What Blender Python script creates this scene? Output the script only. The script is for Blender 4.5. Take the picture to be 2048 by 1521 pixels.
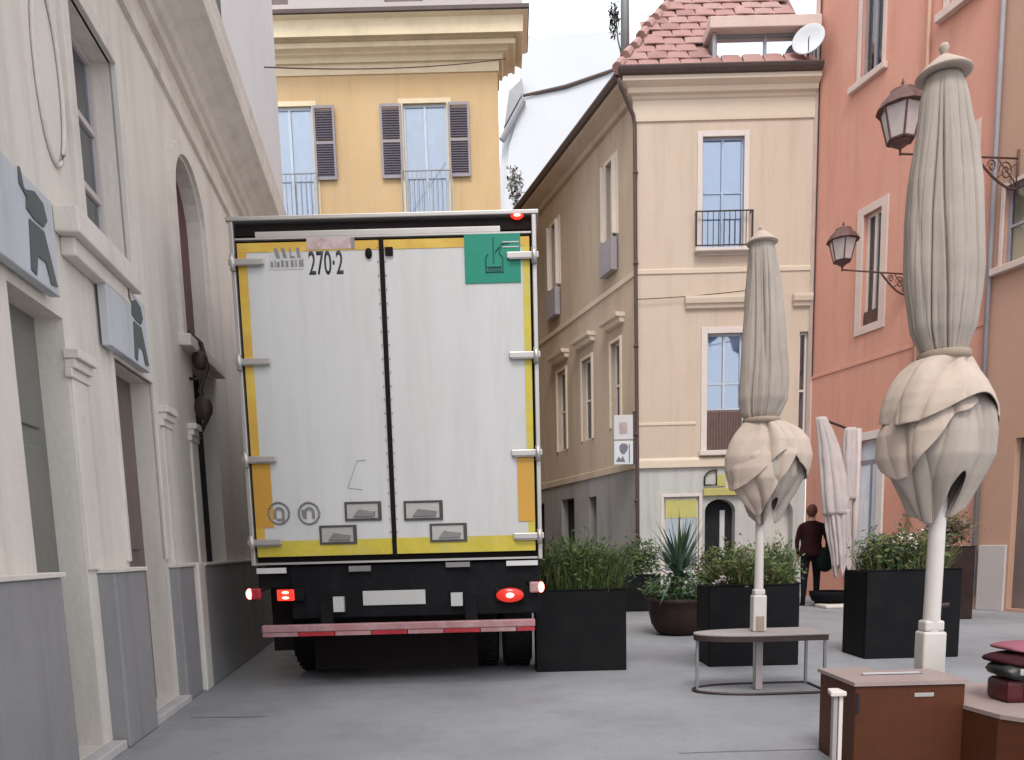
import bpy, math, random
from mathutils import Vector, Matrix, noise
random.seed(7)
R = math.radians
for o in list(bpy.data.objects):
    bpy.data.objects.remove(o)
S = bpy.context.scene
C = S.collection

# ------------------------------------------------------------------ camera
F, CX, CY, EYE = 1500.0, 1024.0, 1290.0, 1.15
PITCH, ROLL = R(7.4), R(-1.45)
cam = bpy.data.objects.new('camera', bpy.data.cameras.new('camera'))
C.objects.link(cam)
cam.matrix_world = (Matrix.Translation((0, 0, EYE)) @ Matrix.Rotation(math.pi / 2 - PITCH, 4, 'X')
                    @ Matrix.Rotation(ROLL, 4, 'Z'))
cam.data.sensor_width = 36
cam.data.lens = 36 * F / 2048
cam.data.shift_y = (CY - 760.5) / 2048
cam.data.clip_start = 0.05
cam.data.clip_end = 2000
S.camera = cam
S.render.resolution_x, S.render.resolution_y = 1024, 760

# ------------------------------------------------------------------ light
SUN_EL, SUN_AZ = R(54), R(183)       # azimuth measured clockwise from +Y
w = bpy.data.worlds.new('World'); S.world = w; w.use_nodes = True
nt = w.node_tree; nt.nodes.clear()
out = nt.nodes.new('ShaderNodeOutputWorld'); bg = nt.nodes.new('ShaderNodeBackground')
sky = nt.nodes.new('ShaderNodeTexSky'); sky.sky_type = 'NISHITA'; sky.sun_disc = False
sky.sun_elevation = SUN_EL; sky.sun_rotation = SUN_AZ
sky.air_density = 1.0; sky.dust_density = 3.0; sky.ozone_density = 1.0
mx = nt.nodes.new('ShaderNodeMix'); mx.data_type = 'RGBA'
mx.inputs[0].default_value = 0.80
mx.inputs[7].default_value = (7.6, 7.75, 8.1, 1)      # thin bright cloud over the blue
nt.links.new(sky.outputs[0], mx.inputs[6]); nt.links.new(mx.outputs[2], bg.inputs[0])
bg.inputs[1].default_value = 0.115
nt.links.new(bg.outputs[0], out.inputs[0])
sl = bpy.data.lights.new('sun', 'SUN'); sl.energy = 1.0; sl.angle = R(20); sl.color = (1, .95, .88)
so = bpy.data.objects.new('sun', sl); C.objects.link(so)
dv = Vector((math.sin(SUN_AZ) * math.cos(SUN_EL), math.cos(SUN_AZ) * math.cos(SUN_EL), math.sin(SUN_EL)))
so.rotation_euler = dv.to_track_quat('Z', 'Y').to_euler()
S.view_settings.view_transform = 'Standard'; S.view_settings.look = 'None'
S.view_settings.exposure = 1.0; S.view_settings.gamma = 1.0
S.view_settings.use_curve_mapping = False

# ------------------------------------------------------------------ survey helper: photo pixel -> point on a vertical plane
_Rm = (Matrix.Rotation(math.pi / 2 - PITCH, 3, 'X') @ Matrix.Rotation(ROLL, 3, 'Z'))
def ray(px, py): return _Rm @ Vector(((px - CX) / F, -(py - CY) / F, -1))
def atY(px, py, Y):
    d = ray(px, py); return Vector((0, 0, EYE)) + d * (Y / d.y)

# ------------------------------------------------------------------ materials
def lin(c):
    return tuple(((v / 255) / 12.92 if v / 255 <= .04045 else ((v / 255 + .055) / 1.055) ** 2.4) for v in c)
def newmat(name):
    m = bpy.data.materials.new(name); m.use_nodes = True
    return m, m.node_tree, m.node_tree.nodes['Principled BSDF']
def rough_mat(name, c, rough=.8, var=.12, scale=1.2, fine=40, bump=.15, stain=None, stain_amt=.3, metallic=0, streak=False, spec=.3, bdist=.01, grime=0, gscale=1.6, chips=0):
    m, t, b = newmat(name)
    b.inputs['Roughness'].default_value = rough; b.inputs['Metallic'].default_value = metallic
    b.inputs['Specular IOR Level'].default_value = spec
    tc = t.nodes.new('ShaderNodeTexCoord'); mp = t.nodes.new('ShaderNodeMapping')
    t.links.new(tc.outputs['Object'], mp.inputs[0])
    n1 = t.nodes.new('ShaderNodeTexNoise'); n1.inputs['Scale'].default_value = scale; n1.inputs['Detail'].default_value = 6
    n1.inputs['Roughness'].default_value = .6
    t.links.new(mp.outputs[0], n1.inputs['Vector'])
    n2 = t.nodes.new('ShaderNodeTexNoise'); n2.inputs['Scale'].default_value = fine; n2.inputs['Detail'].default_value = 4
    t.links.new(tc.outputs['Object'], n2.inputs['Vector'])
    r1 = t.nodes.new('ShaderNodeMapRange'); r1.inputs[1].default_value = .3; r1.inputs[2].default_value = .7
    r1.inputs[3].default_value = 1 - var; r1.inputs[4].default_value = 1 + var * .7
    t.links.new(n1.outputs[0], r1.inputs[0])
    r2 = t.nodes.new('ShaderNodeMapRange'); r2.inputs[1].default_value = .3; r2.inputs[2].default_value = .7
    r2.inputs[3].default_value = 1 - var * .35; r2.inputs[4].default_value = 1 + var * .35
    t.links.new(n2.outputs[0], r2.inputs[0])
    mu = t.nodes.new('ShaderNodeMath'); mu.operation = 'MULTIPLY'
    t.links.new(r1.outputs[0], mu.inputs[0]); t.links.new(r2.outputs[0], mu.inputs[1])
    vm = t.nodes.new('ShaderNodeVectorMath'); vm.operation = 'SCALE'; vm.inputs[0].default_value = c
    t.links.new(mu.outputs[0], vm.inputs['Scale'])
    last = vm.outputs[0]
    if stain:
        mp2 = t.nodes.new('ShaderNodeMapping'); mp2.inputs['Scale'].default_value = (1, 1, .18) if streak else (1, 1, 1)
        t.links.new(tc.outputs['Object'], mp2.inputs[0])
        n3 = t.nodes.new('ShaderNodeTexNoise'); n3.inputs['Scale'].default_value = scale * 2.3; n3.inputs['Detail'].default_value = 7
        n3.inputs['Roughness'].default_value = .65
        t.links.new(mp2.outputs[0], n3.inputs['Vector'])
        r3 = t.nodes.new('ShaderNodeMapRange'); r3.inputs[1].default_value = .48; r3.inputs[2].default_value = .75
        r3.inputs[3].default_value = 0; r3.inputs[4].default_value = stain_amt
        t.links.new(n3.outputs[0], r3.inputs[0])
        mm = t.nodes.new('ShaderNodeMix'); mm.data_type = 'RGBA'; mm.inputs[7].default_value = (*stain, 1)
        t.links.new(r3.outputs[0], mm.inputs[0]); t.links.new(last, mm.inputs[6]); last = mm.outputs[2]
    if grime:
        mp3 = t.nodes.new('ShaderNodeMapping'); mp3.inputs['Scale'].default_value = (2.6, 2.6, .22); mp3.inputs['Location'].default_value = (3.1, 7.7, 1.3)
        t.links.new(tc.outputs['Object'], mp3.inputs[0])
        n4 = t.nodes.new('ShaderNodeTexNoise'); n4.inputs['Scale'].default_value = gscale; n4.inputs['Detail'].default_value = 8; n4.inputs['Roughness'].default_value = .7
        t.links.new(mp3.outputs[0], n4.inputs['Vector'])
        r4 = t.nodes.new('ShaderNodeMapRange'); r4.inputs[1].default_value = .5; r4.inputs[2].default_value = .72; r4.inputs[3].default_value = 0; r4.inputs[4].default_value = grime
        t.links.new(n4.outputs[0], r4.inputs[0])
        m4 = t.nodes.new('ShaderNodeMix'); m4.data_type = 'RGBA'; m4.inputs[7].default_value = (c[0] * .5, c[1] * .48, c[2] * .46, 1)
        t.links.new(r4.outputs[0], m4.inputs[0]); t.links.new(last, m4.inputs[6]); last = m4.outputs[2]
    if chips:
        n5 = t.nodes.new('ShaderNodeTexNoise'); n5.inputs['Scale'].default_value = 4.5; n5.inputs['Detail'].default_value = 9; n5.inputs['Roughness'].default_value = .75
        t.links.new(tc.outputs['Object'], n5.inputs['Vector'])
        r5 = t.nodes.new('ShaderNodeMapRange'); r5.inputs[1].default_value = .64; r5.inputs[2].default_value = .67; r5.inputs[3].default_value = 0; r5.inputs[4].default_value = chips
        t.links.new(n5.outputs[0], r5.inputs[0])
        m5 = t.nodes.new('ShaderNodeMix'); m5.data_type = 'RGBA'; m5.inputs[7].default_value = (.36, .33, .30, 1)
        t.links.new(r5.outputs[0], m5.inputs[0]); t.links.new(last, m5.inputs[6]); last = m5.outputs[2]
    t.links.new(last, b.inputs['Base Color'])
    if bump:
        bp = t.nodes.new('ShaderNodeBump'); bp.inputs['Strength'].default_value = bump; bp.inputs['Distance'].default_value = bdist
        ad = t.nodes.new('ShaderNodeMath'); ad.operation = 'ADD'
        t.links.new(n1.outputs[0], ad.inputs[0]); t.links.new(n2.outputs[0], ad.inputs[1])
        t.links.new(ad.outputs[0], bp.inputs['Height']); t.links.new(bp.outputs[0], b.inputs['Normal'])
    return m
def emit_mat(name, c, e, base):
    m, t, b = newmat(name); b.inputs['Base Color'].default_value = (*base, 1); b.inputs['Roughness'].default_value = .2
    b.inputs['Emission Color'].default_value = (*c, 1); b.inputs['Emission Strength'].default_value = e
    return m
def glass_mat(name, tint=(.9, .93, .97), refl=.35):
    m, t, b = newmat(name); t.nodes.remove(b)
    o = t.nodes['Material Output']
    tr = t.nodes.new('ShaderNodeBsdfTransparent'); tr.inputs[0].default_value = (*tint, 1)
    gl = t.nodes.new('ShaderNodeBsdfGlossy'); gl.inputs['Roughness'].default_value = .04; gl.inputs[0].default_value = (.9, .95, 1, 1)
    fr = t.nodes.new('ShaderNodeFresnel'); fr.inputs[0].default_value = 1.5
    ad = t.nodes.new('ShaderNodeMath'); ad.operation = 'ADD'; ad.inputs[1].default_value = refl; ad.use_clamp = True
    t.links.new(fr.outputs[0], ad.inputs[0])
    ms = t.nodes.new('ShaderNodeMixShader'); t.links.new(ad.outputs[0], ms.inputs[0])
    t.links.new(tr.outputs[0], ms.inputs[1]); t.links.new(gl.outputs[0], ms.inputs[2]); t.links.new(ms.outputs[0], o.inputs[0])
    return m
def cloth_mat(name, c, rough=.9, stripe=0, c2=None, fine=120, bump=.25, transl=0):
    m = rough_mat(name, c, rough, .1, 3, fine, bump, spec=.15, bdist=.004, stain=tuple(v * .72 for v in c), stain_amt=.30, grime=.12)
    return m

M = {}
M['cream'] = rough_mat('cream stucco', (.68, .63, .565), .85, .07, .9, 26, .3, stain=(.47, .41, .36), stain_amt=.40, streak=True, grime=.35, chips=.35)
M['cream2'] = rough_mat('cream stone trim', (.66, .615, .56), .8, .06, 1.5, 30, .2, grime=.3, stain=(.34, .30, .28), stain_amt=.3)
M['plinth'] = rough_mat('grey plinth stone', (.27, .265, .27), .7, .10, 1.6, 35, .2, stain=(.30, .29, .285), stain_amt=.4, streak=True, grime=.45, chips=.25)
M['leafdoor'] = rough_mat('grey green door paint', (.19, .19, .165), .5, .10, 1.5, 20, .1, stain=(.12, .10, .10), stain_amt=.5, streak=True)
M['leafbrown'] = rough_mat('brown door paint', (.17, .13, .12), .6, .15, 2, 20, .1)
M['white_wall'] = rough_mat('whitewashed wall', (.72, .72, .74), .9, .05, .5, 12, .15, stain=(.55, .56, .6), stain_amt=.4, streak=True)
M['white_far'] = rough_mat('far white render', (.60, .62, .645), .9, .04, .4, 9, .1, stain=(.6, .62, .66), stain_amt=.3, streak=True)
M['yellow'] = rough_mat('yellow ochre stucco', (.60, .42, .225), .88, .05, .6, 18, .2, stain=(.60, .45, .31), stain_amt=.55, grime=.22)
M['yellow_trim'] = rough_mat('pale yellow cornice', (.76, .645, .45), .85, .05, .8, 18, .15, stain=(.42, .34, .24), stain_amt=.35)
M['greywall'] = rough_mat('grey attic render', (.50, .45, .43), .9, .05, .8, 18, .15)
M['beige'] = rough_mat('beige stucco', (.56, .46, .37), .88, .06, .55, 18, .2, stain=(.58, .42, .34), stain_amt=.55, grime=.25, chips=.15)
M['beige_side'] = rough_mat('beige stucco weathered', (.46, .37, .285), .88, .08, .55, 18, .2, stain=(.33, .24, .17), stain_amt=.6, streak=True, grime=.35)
M['beige_trim'] = rough_mat('pale beige trim', (.64, .54, .43), .85, .05, .9, 18, .12)
M['trim_white'] = rough_mat('white painted trim', (.64, .575, .53), .7, .05, 2, 20, .1, stain=(.45, .38, .34), stain_amt=.3)
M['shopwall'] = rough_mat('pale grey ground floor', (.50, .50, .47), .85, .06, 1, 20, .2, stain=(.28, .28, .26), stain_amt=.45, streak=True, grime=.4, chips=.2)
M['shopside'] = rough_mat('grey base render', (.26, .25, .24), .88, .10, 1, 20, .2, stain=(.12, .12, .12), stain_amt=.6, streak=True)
M['red'] = rough_mat('terracotta red stucco', (.60, .29, .215), .88, .06, .55, 18, .2, stain=(.62, .36, .28), stain_amt=.55, grime=.28, chips=.12)
M['red_trim'] = rough_mat('pinkish window surround', (.60, .47, .42), .8, .06, 1.5, 20, .12, stain=(.42, .30, .26), stain_amt=.4)
M['ochrebrown'] = rough_mat('brown ochre stucco', (.47, .28, .205), .88, .08, .6, 18, .2, stain=(.38, .28, .19), stain_amt=.5)
M['asphalt'] = rough_mat('grey paving', (.265, .272, .292), .62, .2, .5, 110, .7, stain=(.175, .175, .19), stain_amt=.7, spec=.4, bdist=.008, grime=.25, chips=.16)
M['stone'] = rough_mat('pale step stone', (.50, .48, .47), .7, .08, 2, 30, .2, stain=(.25, .24, .24), stain_amt=.4)
M['dark'] = rough_mat('dark interior', (.018, .018, .020), .9, .2, 2, 20, 0)
M['darkglass'] = rough_mat('dim room', (.07, .072, .075), .6, .3, 1.5, 8, 0)
M['curtain'] = rough_mat('pale blue curtain', (.70, .77, .84), .9, .10, 4, 30, .2, stain=(.4, .5, .58), stain_amt=.4, streak=True)
M['curtain_blue'] = rough_mat('blue shaded curtain', (.44, .56, .74), .9, .06, 4, 30, .2, stain=(.36, .46, .64), stain_amt=.5, streak=True)
M['curtain_cream'] = rough_mat('cream curtain', (.60, .57, .52), .9, .08, 4, 30, .2)
M['frame_deep'] = rough_mat('blue window joinery', (.37, .47, .63), .6, .08, 3, 30, .05)
M['frame_blue'] = rough_mat('pale blue window frame', (.50, .56, .64), .6, .08, 3, 30, .05)
M['glass'] = glass_mat('window glass', refl=.12)
M['glass_sky'] = glass_mat('roof window glass', refl=.55)
M['glass_lamp'] = rough_mat('milky lantern glass', (.50, .42, .40), .25, .1, 5, 30, 0, spec=.5)
M['shutter'] = rough_mat('dark grey violet shutter', (.105, .095, .125), .6, .12, 3, 30, .1)
M['shutter_edge'] = rough_mat('grey shutter frame', (.30, .28, .30), .6, .1, 3, 30, .1)
M['iron'] = rough_mat('black wrought iron', (.055, .038, .036), .5, .2, 6, 40, .1, metallic=.3)
M['iron_brown'] = rough_mat('rusty brown iron', (.13, .07, .06), .6, .25, 8, 40, .15, metallic=.2)
M['gutter'] = rough_mat('dark brown gutter', (.09, .062, .055), .5, .15, 3, 30, .1)
M['grey_metal'] = rough_mat('grey metal', (.26, .26, .27), .45, .1, 3, 30, .08, metallic=.5)
M['tile'] = rough_mat('pink clay tile', (.37, .21, .19), .85, .1, 2.2, 30, .3, stain=(.40, .25, .22), stain_amt=.6)
M['tile2'] = rough_mat('faded clay tile', (.41, .25, .225), .85, .2, 2.2, 30, .3, stain=(.34, .27, .24), stain_amt=.5)
M['tile3'] = rough_mat('dark clay tile', (.33, .18, .165), .85, .2, 2.2, 30, .3, stain=(.24, .2, .17), stain_amt=.5)
# truck
M['panel'] = rough_mat('off white truck panel', (.51, .508, .505), .42, .03, .7, 8, .03, stain=(.44, .43, .40), stain_amt=.5, streak=True, spec=.4, grime=.22, gscale=2.4)
M['amber'] = rough_mat('amber yellow trim', (.55, .335, .06), .45, .12, 1.5, 20, .03, stain=(.62, .52, .10), stain_amt=.7)
M['lemon'] = rough_mat('dirty yellow trim', (.50, .405, .05), .45, .12, 2.5, 20, .03, stain=(.42, .38, .18), stain_amt=.7)
M['orange'] = rough_mat('orange reflector panel', (.50, .27, .045), .35, .06, 2, 40, .03)
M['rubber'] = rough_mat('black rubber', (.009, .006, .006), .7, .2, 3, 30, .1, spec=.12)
M['chassis'] = rough_mat('black chassis paint', (.006, .006, .008), .6, .3, 3, 30, .1, stain=(.02, .017, .016), stain_amt=.5, spec=.12)
M['tyre'] = rough_mat('tyre rubber', (.010, .010, .011), .8, .2, 5, 40, .2, spec=.15)
M['alu'] = rough_mat('brushed aluminium', (.45, .43, .41), .38, .06, 3, 60, .05, metallic=.55)
M['latch'] = rough_mat('grey latch tray', (.22, .21, .21), .45, .15, 5, 40, .1, metallic=.4)
M['latch_dark'] = rough_mat('dark latch frame', (.06, .055, .055), .5, .15, 5, 40, .1)
M['green'] = rough_mat('green placard', (.010, .21, .14), .5, .06, 3, 40, .05)
M['darkgreen'] = rough_mat('dark green print', (.008, .085, .065), .5, .06, 3, 40, 0)
M['ink'] = rough_mat('dark blue black print', (.035, .035, .055), .6, .1, 3, 40, 0)
M['paper'] = rough_mat('grey white sticker', (.55, .54, .55), .5, .05, 5, 40, 0)
M['pinkbar'] = rough_mat('pink white reflective bar', (.34, .17, .18), .4, .2, 3, 30, .05, stain=(.40, .31, .30), stain_amt=.8)
M['redbar'] = rough_mat('red reflective tape', (.35, .03, .04), .35, .2, 3, 30, .05)
M['tail'] = emit_mat('lit red lamp', (1, .03, .015), 1.0, (.4, .01, .01))
M['tailhot'] = emit_mat('lit lamp bulb', (1, .20, .15), 3.2, (.8, .1, .08))
M['taildim'] = emit_mat('dim red lamp', (1, .05, .02), .28, (.3, .01, .01))
M['plate'] = rough_mat('white plate', (.42, .42, .41), .4, .03, 3, 30, 0)
# furniture
M['planter'] = rough_mat('black planter', (.006, .0062, .0075), .6, .15, 2, 30, .1, spec=.13, stain=(.014, .012, .012), stain_amt=.5)
M['planter_brown'] = rough_mat('dark brown planter', (.026, .014, .013), .6, .2, 2, 30, .1, stain=(.06, .033, .022), stain_amt=.4, spec=.2)
M['soil'] = rough_mat('dark soil', (.03, .022, .015), .95, .3, 8, 60, .6)
M['rust'] = rough_mat('brown corten box', (.082, .026, .011), .5, .16, 1.8, 25, .06, stain=(.055, .016, .010), stain_amt=.7, spec=.2)
M['boxtop'] = rough_mat('dusty pink grey top', (.30, .235, .22), .5, .08, 3, 30, .05)
M['tabletop'] = rough_mat('grey table top', (.33, .29, .29), .5, .08, 3, 30, .05)
M['pole'] = rough_mat('pale aluminium pole', (.56, .52, .49), .45, .07, 3, 30, .05, stain=(.4, .36, .33), stain_amt=.4, streak=True)
M['fabric'] = cloth_mat('taupe parasol fabric', (.375, .325, .285))
M['fabric2'] = cloth_mat('sandy parasol fabric', (.47, .385, .325))
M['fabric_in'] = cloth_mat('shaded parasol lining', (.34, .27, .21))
M['fabric_white'] = cloth_mat('white pink parasol fabric', (.52, .455, .44))
M['leaf1'] = rough_mat('fresh green leaf', (.085, .125, .028), .6, .25, 6, 30, 0)
M['leaf2'] = rough_mat('dark green leaf', (.035, .062, .022), .6, .25, 6, 30, 0)
M['leaf3'] = rough_mat('blue green leaf', (.060, .110, .065), .6, .25, 6, 30, 0)
M['leaf4'] = rough_mat('olive dry leaf', (.13, .12, .05), .7, .25, 6, 30, 0)
M['flower'] = rough_mat('pale petals', (.62, .54, .52), .7, .1, 6, 30, 0)
M['maroon'] = rough_mat('maroon plastic', (.075, .012, .014), .35, .15, 4, 40, .03)
M['blackplastic'] = rough_mat('black plastic', (.012, .013, .013), .35, .15, 4, 40, .03)
M['pinkcloth'] = cloth_mat('pink cloth', (.28, .10, .13))
M['darkcloth'] = cloth_mat('dark maroon cloth', (.045, .012, .016))
M['awning'] = rough_mat('yellow green fascia', (.50, .46, .16), .7, .1, 2, 30, .05)

# ------------------------------------------------------------------ mesh builder
class MB:
    def __init__(s): s.v = []; s.f = []; s.m = []; s.cur = 0
    def add(s, vs, fs):
        b = len(s.v); s.v += [tuple(v) for v in vs]; s.f += [tuple(i + b for i in f) for f in fs]; s.m += [s.cur] * len(fs); return s
    def box(s, x0, x1, y0, y1, z0, z1):
        return s.add([(x0, y0, z0), (x1, y0, z0), (x1, y1, z0), (x0, y1, z0), (x0, y0, z1), (x1, y0, z1), (x1, y1, z1), (x0, y1, z1)],
                     [(0, 3, 2, 1), (4, 5, 6, 7), (0, 1, 5, 4), (1, 2, 6, 5), (2, 3, 7, 6), (3, 0, 4, 7)])
    def prism(s, pts, y0, y1):   # polygon in x-z pushed from y0 to y1
        n = len(pts)
        vs = [(p[0], y0, p[1]) for p in pts] + [(p[0], y1, p[1]) for p in pts]
        fs = [tuple(range(n)), tuple(range(2 * n - 1, n - 1, -1))] + [(i, i + n, (i + 1) % n + n, (i + 1) % n) for i in range(n)]
        return s.add(vs, fs)
    def prismz(s, pts, z0, z1):
        n = len(pts)
        vs = [(p[0], p[1], z0) for p in pts] + [(p[0], p[1], z1) for p in pts]
        fs = [tuple(range(n - 1, -1, -1)), tuple(range(n, 2 * n))] + [(i, (i + 1) % n, (i + 1) % n + n, i + n) for i in range(n)]
        return s.add(vs, fs)
    def tube(s, pts, rad, n=8, closed=False):
        pts = [Vector(p) for p in pts]; vs = []; L = len(pts)
        for i, p in enumerate(pts):
            a = pts[(i - 1) % L] if (closed or i > 0) else p
            b = pts[(i + 1) % L] if (closed or i < L - 1) else p
            t = (b - a).normalized(); up = Vector((0, 0, 1)) if abs(t.z) < .9 else Vector((1, 0, 0))
            u = t.cross(up).normalized(); v = t.cross(u)
            r = rad[i] if isinstance(rad, (list, tuple)) else rad
            for k in range(n):
                an = 2 * math.pi * k / n; vs.append(p + u * (r * math.cos(an)) + v * (r * math.sin(an)))
        fs = []
        for i in range(L if closed else L - 1):
            j = (i + 1) % L
            for k in range(n): fs.append((i * n + k, i * n + (k + 1) % n, j * n + (k + 1) % n, j * n + k))
        if not closed: fs += [tuple(range(n - 1, -1, -1)), tuple(range((L - 1) * n, L * n))]
        return s.add(vs, fs)
    def lathe(s, prof, n=24, cx=0, cy=0):   # (r, z) going up
        vs = []; fs = []
        for r, z in prof:
            for k in range(n):
                a = 2 * math.pi * k / n; vs.append((cx + r * math.cos(a), cy + r * math.sin(a), z))
        for i in range(len(prof) - 1):
            for k in range(n): fs.append((i * n + k, i * n + (k + 1) % n, (i + 1) * n + (k + 1) % n, (i + 1) * n + k))
        fs += [tuple(range(n - 1, -1, -1)), tuple(range((len(prof) - 1) * n, len(prof) * n))]
        return s.add(vs, fs)
    def ball(s, c, rx, ry, rz, n=12, m=8):
        prof = []
        vs = []; fs = []
        for i in range(m + 1):
            t = math.pi * i / m
            for k in range(n):
                a = 2 * math.pi * k / n
                vs.append((c[0] + rx * math.sin(t) * math.cos(a), c[1] + ry * math.sin(t) * math.sin(a), c[2] - rz * math.cos(t)))
        for i in range(m):
            for k in range(n): fs.append((i * n + k, i * n + (k + 1) % n, (i + 1) * n + (k + 1) % n, (i + 1) * n + k))
        return s.add(vs, fs)
    def build(s, name, mats, parent=None, loc=(0, 0, 0), rz=0, smooth=False, bevel=0, solid=0):
        me = bpy.data.meshes.new(name); me.from_pydata(s.v, [], s.f)
        if not isinstance(mats, (list, tuple)): mats = [mats]
        for m in mats: me.materials.append(m if not isinstance(m, str) else M[m])
        me.polygons.foreach_set('material_index', s.m)
        if smooth: me.polygons.foreach_set('use_smooth', [True] * len(s.f))
        me.update()
        o = bpy.data.objects.new(name, me); C.objects.link(o); o.location = loc; o.rotation_euler = (0, 0, rz)
        if parent: o.parent = parent
        if solid:
            q = o.modifiers.new('thick', 'SOLIDIFY'); q.thickness = solid; q.offset = 0
        if bevel:
            q = o.modifiers.new('bevel', 'BEVEL'); q.width = bevel; q.segments = 2; q.limit_method = 'ANGLE'
        return o
def box(name, mat, parent, x0, x1, y0, y1, z0, z1, rz=0, bevel=0):
    return MB().box(x0, x1, y0, y1, z0, z1).build(name, mat, parent, rz=rz, bevel=bevel)
def empty(name, loc, rz=0):
    o = bpy.data.objects.new(name, None); C.objects.link(o); o.location = loc; o.rotation_euler = (0, 0, rz)
    o.empty_display_size = .2; return o
def tag(o, label=None, cat=None, group=None, kind=None):
    if label: o['label'] = label
    if cat: o['category'] = cat
    if group: o['group'] = group
    if kind: o['kind'] = kind
    return o
def text(name, s, mat, parent, x, y, z, h, sx=1.0, depth=.001, rz=0, bold=0.0):
    cu = bpy.data.curves.new(name, 'FONT'); cu.body = s; cu.size = 1; cu.extrude = 0; cu.offset = bold
    o = bpy.data.objects.new(name, cu); C.objects.link(o)
    bpy.context.view_layer.update()
    me = bpy.data.meshes.new_from_object(o.evaluated_get(bpy.context.evaluated_depsgraph_get()))
    bpy.data.objects.remove(o)
    xs = [v.co.x for v in me.vertices]; ys = [v.co.y for v in me.vertices]
    k = h / (max(ys) - min(ys)); x0 = min(xs); y0 = min(ys)
    for v in me.vertices: v.co = Vector(((v.co.x - x0) * k * sx, 0, (v.co.y - y0) * k))
    me.materials.clear(); me.materials.append(M[mat])
    o = bpy.data.objects.new(name, me); C.objects.link(o); o.location = (x, y, z); o.rotation_euler = (0, 0, rz)
    if parent: o.parent = parent
    q = o.modifiers.new('thick', 'SOLIDIFY'); q.thickness = depth
    return o

# ------------------------------------------------------------------ facade helpers (local frame: x along wall, -y outward, z up)
def arch_pts(u0, u1, zs, zt, n=10):
    c = (u0 + u1) / 2; a = (u1 - u0) / 2; b = zt - zs
    return [(c - a * math.cos(math.pi * i / n), zs + b * math.sin(math.pi * i / n)) for i in range(n + 1)]
def wall(name, mat, parent, u0, u1, z0, z1, ops, rz=0, thick=.35, y=0.0):
    """ops: (u0,u1,z0,z1,depth[,arch spring z]) — front sheet cut round the openings, with reveals"""
    mb = MB()
    us = sorted(set([u0, u1] + [v for o in ops for v in o[:2] if u0 < v < u1]))
    zs = sorted(set([z0, z1] + [v for o in ops for v in o[2:4] if z0 < v < z1]))
    for i in range(len(us) - 1):
        for j in range(len(zs) - 1):
            a, b, c, d = us[i], us[i + 1], zs[j], zs[j + 1]; mu, mz = (a + b) / 2, (c + d) / 2
            if any(o[0] < mu < o[1] and o[2] < mz < o[3] for o in ops): continue
            mb.add([(a, y, c), (b, y, c), (b, y, d), (a, y, d)], [(0, 1, 2, 3)])
    for o in ops:
        a, b, c, d, dp = o[:5]; e = y + dp
        if len(o) > 5:
            ap = arch_pts(a, b, o[5], d); n = len(ap)
            for k in range(n - 1):     # spandrels and curved soffit
                p, q = ap[k], ap[k + 1]
                mb.add([(p[0], y, p[1]), (q[0], y, q[1]), (q[0], y, d), (p[0], y, d)], [(0, 1, 2, 3)])
                mb.add([(p[0], y, p[1]), (q[0], y, q[1]), (q[0], e, q[1]), (p[0], e, p[1])], [(0, 1, 2, 3)])
            zz = o[5]
        else:
            mb.add([(a, y, d), (b, y, d), (b, e, d), (a, e, d)], [(0, 1, 2, 3)]); zz = d
        mb.add([(a, y, c), (b, y, c), (b, e, c), (a, e, c)], [(3, 2, 1, 0)])
        mb.add([(a, y, c), (a, e, c), (a, e, zz), (a, y, zz)], [(3, 2, 1, 0)])
        mb.add([(b, y, c), (b, e, c), (b, e, zz), (b, y, zz)], [(0, 1, 2, 3)])
    t = y + thick
    mb.add([(u0, y, z0), (u0, t, z0), (u0, t, z1), (u0, y, z1)], [(3, 2, 1, 0)])
    mb.add([(u1, y, z0), (u1, t, z0), (u1, t, z1), (u1, y, z1)], [(0, 1, 2, 3)])
    mb.add([(u0, y, z1), (u1, y, z1), (u1, t, z1), (u0, t, z1)], [(0, 1, 2, 3)])
    return mb.build(name, mat, parent, rz=rz)
def cornice(name, mat, parent, u0, u1, prof, rz=0, ml=0, mr=0, back=.3):
    """prof: (z, projection) from bottom up; ml/mr: how much the ends grow with the projection"""
    mb = MB(); rows = []
    for z, p in prof:
        rows.append([(u0 - ml * p, back, z), (u0 - ml * p, -p, z), (u1 + mr * p, -p, z), (u1 + mr * p, back, z)])
    vs = [v for r in rows for v in r]; fs = []
    for i in range(len(rows) - 1):
        for k in range(3): fs.append((i * 4 + k, i * 4 + k + 1, i * 4 + 5 + k, i * 4 + 4 + k))
    n = (len(rows) - 1) * 4
    fs += [(n, n + 1, n + 2, n + 3), (3, 2, 1, 0)]
    mb.add(vs, fs); return mb.build(name, mat, parent, rz=rz)
def step_profile(steps):
    """steps (z_bottom, projection) -> stepped profile with small slanted undersides"""
    out = []
    for i, (z, p) in enumerate(steps):
        if i: out.append((z, steps[i - 1][1]))
        out.append((z + .012, p))
    return out
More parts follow.
